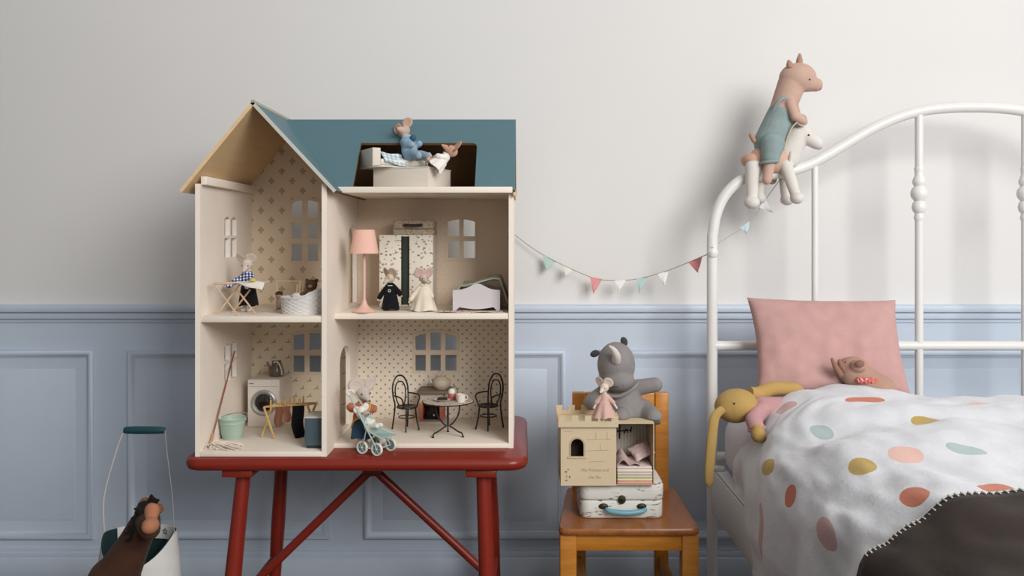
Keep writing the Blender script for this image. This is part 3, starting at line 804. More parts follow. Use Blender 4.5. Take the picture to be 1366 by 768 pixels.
# pail
mint = paint((164, 186, 170), .42, .04, .4)
c = F0(310, 1.845)
pl = thing('toy_pail', 'tiny mint green ribbed metal pail beside the mop', 'pail', c)
prof = [(0, .001), (.0185, .001), (.0195, .0), (.0205, .004), (.0235, .020), (.0243, .0215), (.0240, .023), (.0262, .0325), (.0270, .034), (.0266, .0355), (.0280, .043), (.0292, .044), (.0284, .0455), (.0270, .044), (.0225, .010), (0, .006)]
part('bucket_body', MB().lathe(prof, c, 36), mint, pl)
part('bail', MB().tube(catmull([c + Vector((-.029, 0, .042)), c + Vector((-.02, .022, .046)), c + Vector((0, .034, .048)), c + Vector((.024, .02, .050)), c + Vector((.029, 0, .042))], 6), .0009, 6), metal((190, 190, 186)), pl)
for sx in (-1, 1): part('bail_ear', MB().disc(c + Vector((sx * .0285, 0, .041)), .003, (1, 0, 0), .0014, 10), mint, pl)
# washing machine
wm0, wm1, wmy = P(330, 0, 1.955).x, P(373, 0, 1.955).x, 1.955
wz1 = P(0, 506, 1.955).z
wmw = paint((222, 212, 200), .4, .02, .4)
wm = thing('toy_washing_machine', 'tiny white front-loading washing machine against the back wall', 'washing machine', ((wm0 + wm1) / 2, 2.0, FZ))
part('housing', MB().box((wm0, wmy, FZ), (wm1, YB - .004, wz1), .003), wmw, wm)
wc = P(352, 537, 1.955); dr = 17 / F * 1.955
part('door_ring', MB().lathe([(dr * .66, 0), (dr * .72, .003), (dr * .88, .0045), (dr, .003), (dr * 1.02, 0)], seg=36, M=Matrix.Translation((wc.x, wmy, wc.z)) @ Matrix.Rotation(PI / 2, 4, 'X')), metal((168, 166, 160), .35, .6), wm)
M = Mat('dark_glass', .08, 0, .5); M.color(lin((34, 26, 26)))
part('door_glass', MB().lathe([(0, .0035), (dr * .3, .0033), (dr * .55, .002), (dr * .68, 0)], seg=36, M=Matrix.Translation((wc.x, wmy, wc.z)) @ Matrix.Rotation(PI / 2, 4, 'X')), M.m, wm)
part('panel_line', MB().box((wm0 + .004, wmy - .0004, wz1 - .0165), (wm1 - .004, wmy + .001, wz1 - .0158)), paint((150, 140, 130)), wm)
for k in range(3): part('button', MB().disc((wm0 + .006 + .0035 * k, wmy - .0004, wz1 - .009), .0012, (0, 1, 0), .0016, 10), paint((70, 64, 60)), wm)
# watering jug on the machine
c = Vector((wm0 + .052, 2.005, wz1))
M = Mat('smoky_glass', .15, 0, .5); M.color(lin((112, 100, 84))); M.b.inputs['Transmission Weight'].default_value = .35; smoky = M.m
jg = thing('toy_jug', 'tiny smoky grey jug with pale handle on the washing machine', 'jug', c)
part('jug_body', MB().lathe([(0, 0), (.015, 0), (.017, .006), (.016, .016), (.011, .026), (.010, .032), (.0115, .035), (.0105, .0345), (.009, .03), (0, .006)], c, 28), smoky, jg)
part('handle', MB().tube(catmull([c + Vector((-.004, -.009, .033)), c + Vector((.006, -.012, .034)), c + Vector((.014, -.012, .018)), c + Vector((.015, -.011, .004))], 6), .0020, 8), paint((206, 196, 180)), jg)
part('spout', MB().tube([c + Vector((-.012, 0, .012)), c + Vector((-.022, -.002, .034))], [.0035, .002], 8), smoky, jg)
# drying rack
ylw = wood((190, 152, 92), (214, 178, 112), .5, (60, 60, 60))
dk = thing('toy_drying_rack', 'tiny wooden folding drying rack hung with washing', 'drying rack', F0(380, 1.86))
zr = P(0, 541, 1.85).z
def leg(a, b): b = b.copy(); b.z = FZ + .002; part('leg', MB().tube([a, b], .0024, 8), ylw, dk)
for xx in (352, 410):
    d0 = 1.835 if xx == 352 else 1.86
    pa, pb2 = P(xx, 541, d0), P(xx + 12, 543, d0 + .03)
    pa.z = zr; pb2.z = zr - .002
    la = F0(xx + 14, d0 + .005); lb2 = F0(xx - 3, d0 + .02); lb2.y = min(lb2.y, 1.9)
    if xx == 410: la.x = min(la.x, -.405 + .0); lb2.x -= .004
    leg(pa, la); leg(pb2, lb2)
    part('end_bar', MB().tube([pa, pb2], .0020, 8), ylw, dk)
rails = []
for t in (0.0, .5, 1.0):
    a_ = P(352, 541, 1.835).lerp(P(364, 543, 1.865), t); b_ = P(410, 541, 1.86).lerp(P(421, 543, 1.885), t); a_.z = b_.z = zr
    part('rail', MB().tube([a_, b_], .0016, 8), ylw, dk); rails.append((a_, b_))
for k in range(7):
    a_, b_ = rails[k % 3]; q = a_.lerp(b_, .16 + .11 * k)
    pn = ('at the near left end', 'second from the left', 'third from the left', 'at the middle', 'third from the right', 'second from the right', 'at the far right end')[k]
    single('clothes_peg', MB().box(q + Vector((-.0016, -.0024, -.008)), q + Vector((.0016, .0024, .015)), .0006), ylw,
           'wooden clothes peg %s of the tiny drying rack' % pn, 'peg', 'clothes pegs on the drying rack')
def hang(q0, q1, drop, seed, col, name, label, cat, lobes=1):
    def fh(u, v):
        p = q0.lerp(q1, u); d = drop * v * (1 + .25 * math.sin(PI * u * lobes) * v + .15 * nz((u * 3, v * 3, seed), 1)); sw = 1 - .25 * math.sin(PI * v) * (u - .5)
        return p + Vector((.004 * math.sin(5 * v + seed) * v, -.0035 + .004 * math.sin(7 * u + seed) * v, -d))
    single(name, MB().grid(14, 14, fh, .0016), fabric(col, 900, .15), label, cat)
hang(rails[0][0].lerp(rails[0][1], .26), rails[0][0].lerp(rails[0][1], .44), .036, 1, (128, 78, 54), 'toy_sock', 'brown cloth hanging at the middle of the tiny drying rack', 'cloth')
hang(rails[0][0].lerp(rails[0][1], .46), rails[0][0].lerp(rails[0][1], .62), .028, 4, (138, 86, 60), 'toy_sock', 'smaller brown cloth hanging next to the black one on the rack', 'cloth')
hang(rails[0][0].lerp(rails[0][1], .66), rails[0][0].lerp(rails[0][1], .94), .060, 2, (22, 20, 24), 'toy_garment', 'black garment hanging from the right end of the drying rack', 'garment')
# teal cabinet by the partition
teal_c = paint((76, 94, 102), .5, .02, .3)
tc0, tc1 = P(406, 0, 1.752).x, xr - .0006
zc = P(0, 558, 1.752).z
tcb = thing('toy_cabinet', 'tiny dark teal cabinet with white top beside the partition', 'cabinet', ((tc0 + tc1) / 2, 1.78, FZ))
part('carcass', MB().box((tc0, 1.754, FZ + .006), (tc1, 1.815, zc), .001), teal_c, tcb)
part('top', MB().box((tc0 - .001, 1.7525, zc), (tc1, 1.816, zc + .003), .0008), paint((214, 210, 204), .5), tcb)
part('plinth', MB().box((tc0 + .004, 1.758, FZ), (tc1, 1.812, FZ + .006)), paint((40, 52, 58), .6), tcb)

# ------------------------------------------------------------------ lower right room
iron = paint((38, 30, 26), .4, .03, .4, 0)
def bent_chair(base, yaw, s, label):
    T = frame(base, yaw, 0, 0, s); r = thing('bentwood_armchair', label, 'chair', base, 'tiny bentwood armchairs in the dollhouse')
    def tp(name, pts, rad, closed=False): part(name, MB().tube([T @ Vector(p) for p in pts], rad * s, 8, closed), iron, r)
    SH, R = .44, .19
    part('seat', MB().lathe([(0, SH - .015), (R, SH - .015), (R + .008, SH), (R, SH + .016), (R - .02, SH + .006), (0, SH + .003)], seg=28, M=T), iron, r)
    for a in (40, -40): 
        x, y = .16 * math.cos(math.radians(a)), .16 * math.sin(math.radians(a)); tp('leg', catmull([(x, y, SH - .01), (x * 1.15, y * 1.15, .22), (x * 1.45, y * 1.45, 0.01)], 4), .015)
    # back hoop runs down into the rear legs
    hoop = [(-.24, .17, .01), (-.18, .15, SH), (-.21, .17, .62), (-.235, .165, .82), (-.25, .09, .965), (-.255, 0, 1.0), (-.25, -.09, .965), (-.235, -.165, .82), (-.21, -.17, .62), (-.18, -.15, SH), (-.24, -.17, .01)]
    tp('back_hoop', catmull(hoop, 5), .016)
    inner = [(-.18, .05, SH), (-.205, .10, .56), (-.225, .115, .74), (-.24, .07, .86), (-.243, 0, .885), (-.24, -.07, .86), (-.225, -.115, .74), (-.205, -.10, .56), (-.18, -.05, SH)]
    tp('inner_hoop', catmull(inner, 5), .013)
    for sg in (1, -1): tp('arm', catmull([(-.215, sg * .165, .66), (-.12, sg * .215, .655), (.06, sg * .215, .65), (.13, sg * .19, .60), (.11, sg * .165, .50), (.10, sg * .15, SH)], 5), .014)
    tp('stretcher_ring', [(.15 * math.cos(t) - .01, .15 * math.sin(t), .25) for t in [2 * PI * k / 24 for k in range(24)]], .011, True)
bent_chair(F0(543, 1.925), -48, .119, 'tiny black bentwood armchair left of the bistro table')
bent_chair(F0(651, 1.935), 232, .121, 'tiny black bentwood armchair right of the bistro table')
c = F0(597.5, 1.872); ht = P(0, 534, 1.872).z - FZ
bs = thing('bistro_table', 'tiny round iron bistro table with painted top', 'table', c, None)
top_m = speckle_mat((206, 194, 178), [(120, 110, 98), (170, 156, 140), (94, 88, 80)], 120, .22)
part('tabletop', MB().lathe([(0, ht - .003), (.054, ht - .003), (.0555, ht - .0015), (.054, ht), (0, ht)], c, 44), top_m, bs)
part('rim', MB().tube([c + Vector((.0552 * math.cos(t), .0552 * math.sin(t), ht - .0018)) for t in [2 * PI * k / 44 for k in range(44)]], .0013, 6, closed=True), iron, bs)
for a in (215, 335, 95):
    d = Vector((math.cos(math.radians(a)), math.sin(math.radians(a)), 0))
    pts = [c + d * r + Vector((0, 0, z)) for r, z in ((.030, ht - .003), (.026, .048), (.014, .030), (.005, .022), (.012, .018), (.026, .011), (.034, .009), (.037, .003), (.037, .0012))]
    part('leg', MB().tube(catmull(pts, 4), .0017, 8), iron, bs)
    part('foot', MB().lathe([(0, 0), (.0032, 0), (.003, .0018), (0, .0024)], c + d * .037, 12), iron, bs)
part('stem', MB().tube([c + Vector((0, 0, .02)), c + Vector((0, 0, ht - .003))], .0022, 8), iron, bs)
zt2 = FZ + ht
pc = Vector((P(590, 0, 1.866).x, 1.866, zt2))
pt = thing('toy_plate', 'tiny white plate with dark cake on the bistro table', 'plate', pc)
part('dish', MB().lathe([(0, .0005), (.010, .0005), (.0175, .0035), (.0178, .0042), (.010, .002), (0, .0016)], pc, 32), paint((228, 222, 212), .35), pt)
part('cake', MB().lathe([(0, .002), (.010, .002), (.0112, .004), (.010, .0068), (.004, .0078), (0, .0076)], pc, 24, fx=lambda a, i, r, z: (r * (1 + .06 * math.sin(5 * a)), z)), paint((52, 38, 34), .7), pt)
jc = Vector((P(602.5, 0, 1.88).x, 1.882, zt2))
jr = thing('jam_jar', 'tiny red jam jar with white lid and wire handle', 'jar', jc)
part('jar_body', MB().lathe([(0, 0), (.0085, 0), (.0092, .003), (.0088, .012), (.007, .0145), (0, .015)], jc, 24), paint((176, 92, 84), .3), jr)
part('lid', MB().lathe([(0, .0142), (.0075, .0142), (.0078, .019), (.005, .024), (0, .025)], jc, 24), paint((226, 220, 212), .5), jr)
part('wire_handle', MB().tube(catmull([jc + Vector((-.001, 0, .02)), jc + Vector((.006, -.002, .030)), jc + Vector((.012, -.002, .022)), jc + Vector((.0125, -.002, .010))], 5), .001, 6), metal((110, 100, 92)), jr)
kc = Vector((P(615, 0, 1.86).x, 1.858, zt2))
kp = thing('toy_cup', 'tiny white cup beside the red jam jar', 'cup', kc)
part('cup_body', MB().lathe([(0, 0), (.0088, 0), (.0092, .002), (.0097, .0165), (.0092, .0165), (.0085, .003), (0, .002)], kc, 24), paint((228, 216, 206), .4), kp)
part('handle', MB().tube(catmull([kc + Vector((.009, 0, .014)), kc + Vector((.014, 0, .012)), kc + Vector((.014, 0, .006)), kc + Vector((.009, 0, .004))], 4), .0010, 6), paint((228, 216, 206), .4), kp)
# fireplace with mantel
fy = 1.995
fx0, fx1 = P(559, 0, fy).x, P(591, 0, fy).x; fzm = P(0, 521, fy).z
fp_ = thing('toy_fireplace', 'tiny fireplace with wooden mantel and terracotta surround behind the bistro table', 'fireplace', ((fx0 + fx1) / 2, 2.02, FZ))
stone = paint((186, 176, 160), .7)
mant = paint((112, 98, 84), .55)
part('mantel_shelf', MB().box((P(557, 0, fy).x, fy - .010, fzm - .006), (P(600, 0, fy).x, YB - .003, fzm), .001), mant, fp_)
zi = P(0, 538, fy).z
part('upper_panel', MB().box((fx0, fy, zi), (fx1, YB - .003, fzm - .006), .001), stone, fp_)
for a, b in ((fx0, fx0 + .008), (fx1 - .008, fx1)): part('jamb', MB().box((a, fy, FZ + .006), (b, YB - .003, zi), .0006), paint((188, 106, 84), .7), fp_)
part('back_panel', MB().box((fx0 + .008, YB - .010, FZ + .006), (fx1 - .008, YB - .003, zi), 0), paint((120, 70, 58), .8), fp_)
part('hearth', MB().box((fx0 - .002, fy - .012, FZ), (fx1 + .004, YB - .003, FZ + .006), .001), stone, fp_)
gc = Vector(((fx0 + fx1) / 2, fy + .018, FZ + .006))
part('log_pile', blob([('c', gc + Vector((-.013, 0, .006)), .006, gc + Vector((.012, -.002, .006)), .005), ('c', gc + Vector((-.008, -.006, .014)), .006, gc + Vector((.010, 0, .013)), .005), ('e', gc + Vector((0, 0, .021)), (.009, .008, .008))], .0012, 3), paint((30, 24, 22), .8), fp_)
part('pale_dot', MB().ell(gc + Vector((.006, -.012, .012)), .0022, seg=10), paint((236, 228, 214), .4), fp_)  # small pale dot in the dark opening
tcx = Vector((P(589, 0, 2.015).x, 2.017, fzm))
tp_ = thing('toy_teapot', 'tiny cream teapot standing on the mantel shelf', 'teapot', tcx)
tcm = paint((196, 180, 160), .45)
part('pot_body', MB().lathe([(0, 0), (.012, 0), (.0185, .006), (.0215, .014), (.020, .022), (.012, .028), (.010, .030), (0, .031)], tcx, 30), tcm, tp_)
part('lid_knob', MB().ell(tcx + Vector((0, 0, .0325)), .003, seg=10), tcm, tp_)
part('spout', MB().tube(catmull([tcx + Vector((-.018, 0, .012)), tcx + Vector((-.026, 0, .018)), tcx + Vector((-.029, 0, .028))], 5), .0028, 8), tcm, tp_)
part('handle', MB().tube(catmull([tcx + Vector((-.010, 0, .027)), tcx + Vector((-.006, 0, .040)), tcx + Vector((.008, 0, .040)), tcx + Vector((.011, 0, .027))], 5), .0014, 8), tcm, tp_)

# ------------------------------------------------------------------ stroller and mouse in front of the house
sg_m = paint((168, 190, 184), .4, .02, .4); cream_w = paint((226, 222, 208), .5)
st = thing('toy_stroller', 'pale mint doll stroller with four wheels on red tabletop', 'stroller', (-.299, 1.757, TZ))
ya_ = math.radians(-28); hd = Vector((math.cos(ya_), math.sin(ya_), 0)); axl = Vector((-hd.y, hd.x, 0))
B0 = Vector((-.293, 1.736, TZ + .0135)); wb, aw = .037, .046
wheels = {'B': B0, 'A': B0 - hd * wb, 'C': B0 + axl * aw, 'D': B0 + axl * aw - hd * wb}
# wheel planes face along the axle
for k, wc_ in wheels.items():
    side = -1 if k in 'AB' else 1
    Rw = Matrix.Translation(wc_) @ axl.to_track_quat('Z', 'Y').to_matrix().to_4x4()
    wh_ = part('wheel', MB().lathe([(.0098, -.0028), (.0125, -.0030), (.0135, 0), (.0125, .0030), (.0098, .0028), (.0098, -.0028)], seg=30, M=Rw), cream_w, st, 'cream rubber wheel')
    part('hub_disc', MB().lathe([(0, -.0018), (.0102, -.0012), (.0102, .0012), (0, .0018)], seg=30, M=Rw), paint((112, 136, 134), .45), wh_)
    sp = MB()
    for j in range(6):
        t = 2 * PI * j / 6; e = Rw @ Vector((.0098 * math.cos(t), .0098 * math.sin(t), side * .0022)); sp.tube([Rw @ Vector((0, 0, side * .0022)), e], .0007, 6)
    sp.ell(Rw @ Vector((0, 0, side * .0024)), .0026, seg=10); part('spokes', sp, sg_m, wh_)
for k1, k2 in (('A', 'D'), ('B', 'C')): part('axle', MB().tube([wheels[k1], wheels[k2]], .0014, 8), sg_m, st)
HB = P(466, 527, 1.735)                   # near end of handle
near_top = HB; far_top = HB + axl * aw * .40 - hd * .002
for n_, f_, r_ in ((near_top, wheels['B'], wheels['A']), (far_top, wheels['C'], wheels['D'])):
    part('push_bar', MB().tube([n_, f_], .0016, 8), sg_m, st)
    mid = n_.lerp(f_, .62); front = f_ + hd * .014 + Vector((0, 0, .022))
    part('rear_strut', MB().tube([mid, r_], .0014, 8), sg_m, st)
    part('seat_bar', MB().tube([n_.lerp(f_, .66), front], .0014, 8), sg_m, st)
    part('lower_bar', MB().tube([f_, r_], .0014, 8), cream_w, st)
part('handle', MB().tube(catmull([near_top, near_top - hd * .007 + Vector((0, 0, .006)), far_top - hd * .007 + Vector((0, 0, .006)), far_top], 6), .0026, 8), cream_w, st)
n1, n2 = near_top.lerp(wheels['B'], .38), near_top.lerp(wheels['B'], .70); f1, f2 = far_top.lerp(wheels['C'], .38), far_top.lerp(wheels['C'], .70)
fb = (wheels['B'] + hd * .014 + Vector((0, 0, .022))); fc = fb + axl * aw
def fs(u, v):
    if v < .5:
        t = v / .5; a_ = n1.lerp(n2, t); b_ = f1.lerp(f2, t)
    else:
        t = (v - .5) / .5; a_ = n2.lerp(fb, t); b_ = f2.lerp(fc, t)
    p = a_.lerp(b_, u); p.z -= .005 * math.sin(PI * u) * math.sin(PI * min(1, v * 1.1)); return p
part('seat_sling', MB().grid(10, 20, fs, .0012), fabric((150, 176, 170), 1100, .06), st)
# baby
bb = n2.lerp(f2, .5) + Vector((-.006, -.004, .001))
m6 = Mouse('baby toy mouse in white bonnet lying in the doll stroller', bb, .082, -28, (198, 178, 168), (228, 214, 200), pose='sit', head=(-30, 10), tilt=(-30, 0), ears=.06, head_k=1.5,
           hands=((.12, .10, .2), (.12, -.10, .2)), feet=((.30, .08, .02), (.30, -.08, .02)), tail=False)
whb = speckle_mat((224, 222, 212), [(150, 180, 172), (196, 206, 196)], 260, .22)
m6.top(whb, 'romper_top', 1.0, .06, .03); m6.pants(whb, 1.0, .03, 'romper_legs')
hm = m6.HM
m6.blob_part('bonnet', [('e', hm @ Vector((-.035, 0, .02)), (.16, .165, .17)), ('e', hm @ Vector((-.01, 0, .06)), (.13, .16, .12))], fabric((230, 222, 204), 900))
# the mouse pushing it
mpos = Vector((P(483, 0, 1.79).x, 1.79, TZ + .0005))
m7 = Mouse('grey toy mouse in orange top and blue skirt pushing the stroller', mpos, .154, -30, (196, 182, 172), (224, 204, 190), head=(-22, 12), ears=.105, head_k=1.12, ear_turn=22,
           hands=((.10, .17, .52), (-.06, -.20, .62)))
m7.top(fabric((186, 104, 72), 1000, .08), 'top', .8, .40, .03)
m7.skirt(fabric((48, 78, 104), 1000, .08), .46, .17, .115, .15, 'skirt', .03, 6)
part('shoulder_strap', MB().tube([m7.w(p) for p in catmull([(.085, .06, .66), (.13, 0, .57), (.12, -.09, .48), (.0, -.15, .42), (-.1, -.1, .30)], 6)], .0022, 6), fabric((206, 164, 78), 900), m7.root)

# ================================================================== wooden chair
cw = wood((172, 106, 36), (208, 140, 54), .32, (5, 5, 40))
cwh = wood((132, 78, 38), (168, 104, 50), .3, (40, 5, 40))
SZ = .297
ch = thing('child_chair', 'small orange-brown wooden chair holding suitcase and castle box', 'chair', (.225, 1.9, 0))
yf, yb2 = 1.745, 2.03
xfl, xfr = P(747, 0, yf).x, P(932.5, 0, yf).x
xbl, xbr = P(763, 0, yb2).x, P(889.5, 0, yb2).x
t = bmesh.new()
ov = .006
pts = [(xfl - .004, yf - ov), (xfr + .002, yf - ov), (xbr + .018, yb2 + .004), (xbl - .012, yb2 + .004)]
def rpoly(pts, r, n=5):
    out = []
    for i, p in enumerate(pts):
        p = Vector(p); a = (Vector(pts[i - 1]) - p).normalized(); b = (Vector(pts[(i + 1) % len(pts)]) - p).normalized()
        for k in range(n + 1):
            t_ = k / n; out.append((p + a * r) * (1 - t_) ** 2 + p * 2 * t_ * (1 - t_) + (p + b * r) * t_ ** 2)
    return out
rings = []
ctr = Vector((sum(p[0] for p in pts) / 4, sum(p[1] for p in pts) / 4))
for k, z in ((.985, SZ - .014), (1, SZ - .010), (1, SZ - .004), (.985, SZ)):
    rings.append([t.verts.new(((q - ctr) * k + ctr).to_3d() + Vector((0, 0, z))) for q in rpoly(pts, .018)])
for A, B in zip(rings, rings[1:]):
    n = len(A)
    for k in range(n): t.faces.new((A[k], A[(k + 1) % n], B[(k + 1) % n], B[k]))
t.faces.new(rings[-1]); t.faces.new(list(reversed(rings[0]))); bmesh.ops.recalc_face_normals(t, faces=t.faces[:])
part('seat', MB().add(t), cwh, ch, smooth=50)
lw = .034
for x0 in (xfl, xfr - lw): part('front_leg', MB().box((x0, yf, 0), (x0 + lw, yf + .034, SZ - .0142), .003), cw, ch)
part('apron', MB().box((xfl + lw, yf + .004, SZ - .047), (xfr - lw, yf + .020, SZ - .0142), .001), cw, ch)
ztop_c = P(0, 521.5, yb2).z
for x0, x1 in ((xbl, xbl + .031), (xbr - .031, xbr)):
    part('back_post', MB().box((x0, yb2 - .026, 0), (x1, yb2, ztop_c), .003), cw, ch)
    part('side_apron', MB().box((x0 + .006, yf + .035, SZ - .046), (x0 + .022, yb2 - .027, SZ - .0142), .001), cw, ch)
    part('stretcher', MB().box((x0 + .006, yf + .035, .12), (x0 + .022, yb2 - .027, .145), .003), cw, ch)
part('back_rail', MB().box((xbl + .031, yb2 - .022, ztop_c - .088), (xbr - .031, yb2 - .004, ztop_c), .003), cw, ch)
part('lower_back_rail', MB().box((xbl + .031, yb2 - .020, SZ + .004), (xbr - .031, yb2 - .006, SZ + .018), .002), cw, ch)
part('rear_stretcher', MB().box((xbl + .031, yb2 - .020, .16), (xbr - .031, yb2 - .006, .185), .002), cw, ch)

# ================================================================== birch-print suitcase
M = Mat('birch_paper', .6, 0, .3); v = M.coord('Object', (55, 55, 240)); n = M.noise(1.0, 4, v); v2 = M.coord('Object', (16, 16, 26)); n2 = M.noise(1.0, 2, v2)
mk = ((n * 1.0 + n2 * .45 - .83) * 14.0).mx(0.0).mn(1.0)
M.color(M.mix(mk, M.mix(M.noise(40, 3), lin((228, 226, 218)), lin((214, 214, 208))), lin((112, 100, 90)))); birch = M.m
sy0, sy1 = 1.802, 1.935
s0, s1 = P(773, 0, sy0).x, P(886.5, 0, sy0).x; ST = P(0, 645, sy0).z
su = thing('suitcase', 'white birch-print suitcase with turquoise handle on the chair seat', 'suitcase', ((s0 + s1) / 2, 1.87, SZ))
zm = P(0, 668, sy0).z
def case_part(name, ins, z0, z1, bev):
    t = bmesh.new(); rings = []
    for k, z in ((bev, z0), (bev * .3, z0 + bev * .3), (0, z0 + bev), (0, z1 - bev), (bev * .3, z1 - bev * .3), (bev, z1)):
        rings.append([t.verts.new((x, y, z)) for x, y in rrect(s0 + ins + k, s1 - ins - k, sy0 + ins + k, sy1 - ins - k, .020 - k, 6)])
    for A, B in zip(rings, rings[1:]):
        n = len(A)
        for q in range(n): t.faces.new((A[q], A[(q + 1) % n], B[(q + 1) % n], B[q]))
    t.faces.new(rings[-1]); t.faces.new(list(reversed(rings[0]))); bmesh.ops.recalc_face_normals(t, faces=t.faces[:])
    part(name, MB().add(t), birch, su, smooth=50)
case_part('case_base', .0015, SZ + .0003, zm, .004); case_part('lid', 0, zm + .0006, ST, .005)
brass = metal((70, 62, 46), .45, .7)
cxm = P(829.5, 0, sy0).x
part('clasp', MB().lathe([(0, .0035), (.004, .0035), (.0075, .0025), (.0085, 0)], seg=20, M=Matrix.Translation((cxm, sy0 - .0004, zm + .003)) @ Matrix.Rotation(PI / 2, 4, 'X'), oval=(1, 1.1)), brass, su)
part('clasp_knob', MB().ell((cxm, sy0 - .005, zm + .003), .0028, seg=12), metal((46, 42, 34), .4), su)
zhd = P(0, 679, sy0).z
for xx in (805, 856):
    X = P(xx, 0, sy0).x
    part('handle_mount', MB().lathe([(0, .003), (.005, .003), (.0085, .0018), (.010, 0)], seg=20, M=Matrix.Translation((X, sy0 - .0002, P(0, 675, sy0).z)) @ Matrix.Rotation(PI / 2, 4, 'X'), oval=(1, .62)), brass, su)
xa_, xb3 = P(808, 0, sy0).x, P(861, 0, sy0).x
part('handle', MB().tube(catmull([(xa_, sy0 - .004, zhd + .003), (xa_ + .008, sy0 - .013, zhd), ((xa_ + xb3) / 2, sy0 - .017, zhd - .0025), (xb3 - .008, sy0 - .013, zhd), (xb3, sy0 - .004, zhd + .003)], 6),
     [.0026 + .003 * math.sin(PI * k / 24) ** .5 for k in range(25)], 12), paint((112, 170, 186), .35, .02, .4), su)

# ================================================================== castle box
CY = 1.786
c0, c1 = P(748, 0, CY).x, P(822, 0, CY).x; CZ0 = ST + .0005; CZ1 = P(0, 567, CY).z; CB = CY + .105
card = paint((214, 194, 160), .75, .02, .15)
cs = thing('castle_box', 'cream cardboard castle sleeve with battlements and arched window', 'toy castle', ((c0 + c1) / 2, CY + .05, CZ0))
wx0, wx1 = P(761.5, 0, CY).x, P(778.5, 0, CY).x; wz0, wz1 = P(0, 608.5, CY).z, P(0, 585, CY).z
wr = (wx1 - wx0) / 2
arch = [(wx0, wz0), (wx1, wz0)] + [((wx0 + wx1) / 2 + wr * math.cos(t), wz1 - wr + wr * math.sin(t)) for t in [PI * k / 10 for k in range(11)]]
part('front_panel', panel([(c0, CZ0), (c1, CZ0), (c1, CZ1), (c0, CZ1)], [arch], .002, XZ(CY + .001)), card, cs)
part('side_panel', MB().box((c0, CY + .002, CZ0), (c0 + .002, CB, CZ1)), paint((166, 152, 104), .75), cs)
part('rear_panel', MB().box((c0, CB, CZ0), (c1, CB + .002, CZ1)), card, cs)
part('base_panel', MB().box((c0 + .002, CY + .002, CZ0), (c1, CB, CZ0 + .002)), card, cs)
part('top_panel', MB().box((c0 + .002, CY + .002, CZ1 - .002), (c1, CB, CZ1)), card, cs)
part('window_backing', MB().box((c0 + .004, CY + .03, CZ0 + .004), (c1 - .004, CY + .032, CZ1 - .004)), paint((58, 40, 30), .9), cs)
def ring_arch(r_out, z_ext):
    o = [(wx0 - r_out, wz0 - z_ext), (wx1 + r_out, wz0 - z_ext)] + [((wx0 + wx1) / 2 + (wr + r_out) * math.cos(t), wz1 - wr + (wr + r_out) * math.sin(t)) for t in [PI * k / 10 for k in range(11)]]
    return o
part('window_surround', panel(ring_arch(.0035, 0), [arch], .0008, XZ(CY - .0004)), paint((188, 168, 130), .8), cs)
part('window_sill', MB().box((wx0 - .006, CY - .002, wz0 - .004), (wx1 + .006, CY, wz0)), paint((206, 186, 148), .8), cs)
def battlement(name, x0, x1, y0, y1, zb, zmid, zt, nt, along='x'):
    n = 2 * nt - 1; L = (x1 - x0) if along == 'x' else (y1 - y0); o = x0 if along == 'x' else y0
    pts = [(o, zb), (o + L, zb)]
    for k in reversed(range(n)):
        a, b = o + L * (k + 1) / n, o + L * k / n; z = zt if k % 2 == 0 else zmid
        pts += [(a, z), (b, z)]
    return panel(pts, [], .002, XZ(y0) if along == 'x' else YZ(x0))
bo = .005; zt_b = P(0, 553.5, CY).z; zmd = P(0, 561, CY).z; zbb = P(0, 569, CY).z
part('battlement', battlement('b', c0 - bo, c1 + bo * .6, CY - bo, 0, zbb, zmd, zt_b, 5), card, cs)
part('battlement', battlement('b', c0 - bo, c1 + bo * .6, CB + bo, 0, zbb, zmd, zt_b, 5), card, cs)
part('battlement', battlement('b', c0 - bo, 0, CY - bo, CB + bo, zbb, zmd, zt_b, 5, 'y'), card, cs)
part('battlement', battlement('b', c1 + bo * .6, 0, CY - bo, CB + bo, zbb, zmd, zt_b, 5, 'y'), card, cs)
part('battlement_floor', MB().box((c0 - bo + .001, CY - bo + .001, CZ1), (c1 + bo * .6 - .001, CB + bo - .001, CZ1 + .0015)), card, cs)
ink = paint((176, 150, 112), .8)
def stroke(pts, r=.0004): part('brick_line', MB().tube([P(x, y, CY - .0002) for x, y in pts], r, 5), ink, cs)
for a in ([(783, 586), (815, 585.5)], [(783, 601), (812, 600)], [(795, 586), (795, 577)], [(810, 586), (810, 576)], [(801, 601), (801, 592)], [(786, 616), (806, 615)], [(752, 575), (764, 575)]): stroke(a)
pk = paint((150, 130, 92), .8)
for (x, y, rx, rz, cc) in ((755, 629, .003, .0016, (118, 108, 76)), (758, 626, .002, .0014, (140, 120, 84)), (756, 635, .0024, .004, (206, 160, 128)), (760, 636, .0016, .003, (120, 122, 84)), (755.5, 640.5, .0024, .0018, (150, 120, 88))):
    part('printed_sprig', MB().ell(P(x, y, CY - .0002), (rx, .0003, rz), seg=10), paint(cc, .8), cs)
def lettering(txt, x, y, size, parent, mat, d, shear=.35):
    cu = bpy.data.curves.new('t', 'FONT'); cu.body = txt; cu.size = size; cu.align_x = 'CENTER'; cu.shear = shear; cu.extrude = .0002
    ob = bpy.data.objects.new('t', cu); me = bpy.data.meshes.new_from_object(ob); bpy.data.objects.remove(ob)
    p = P(x, y, d); me.transform(Matrix.Translation(p) @ Matrix.Rotation(PI / 2, 4, 'X'))
    part('lettering', me, mat, parent)
lettering('The Princess and', 793, 628.5, .0085, cs, ink, CY - .0003); lettering('the Pea', 793, 638, .0085, cs, ink, CY - .0003)
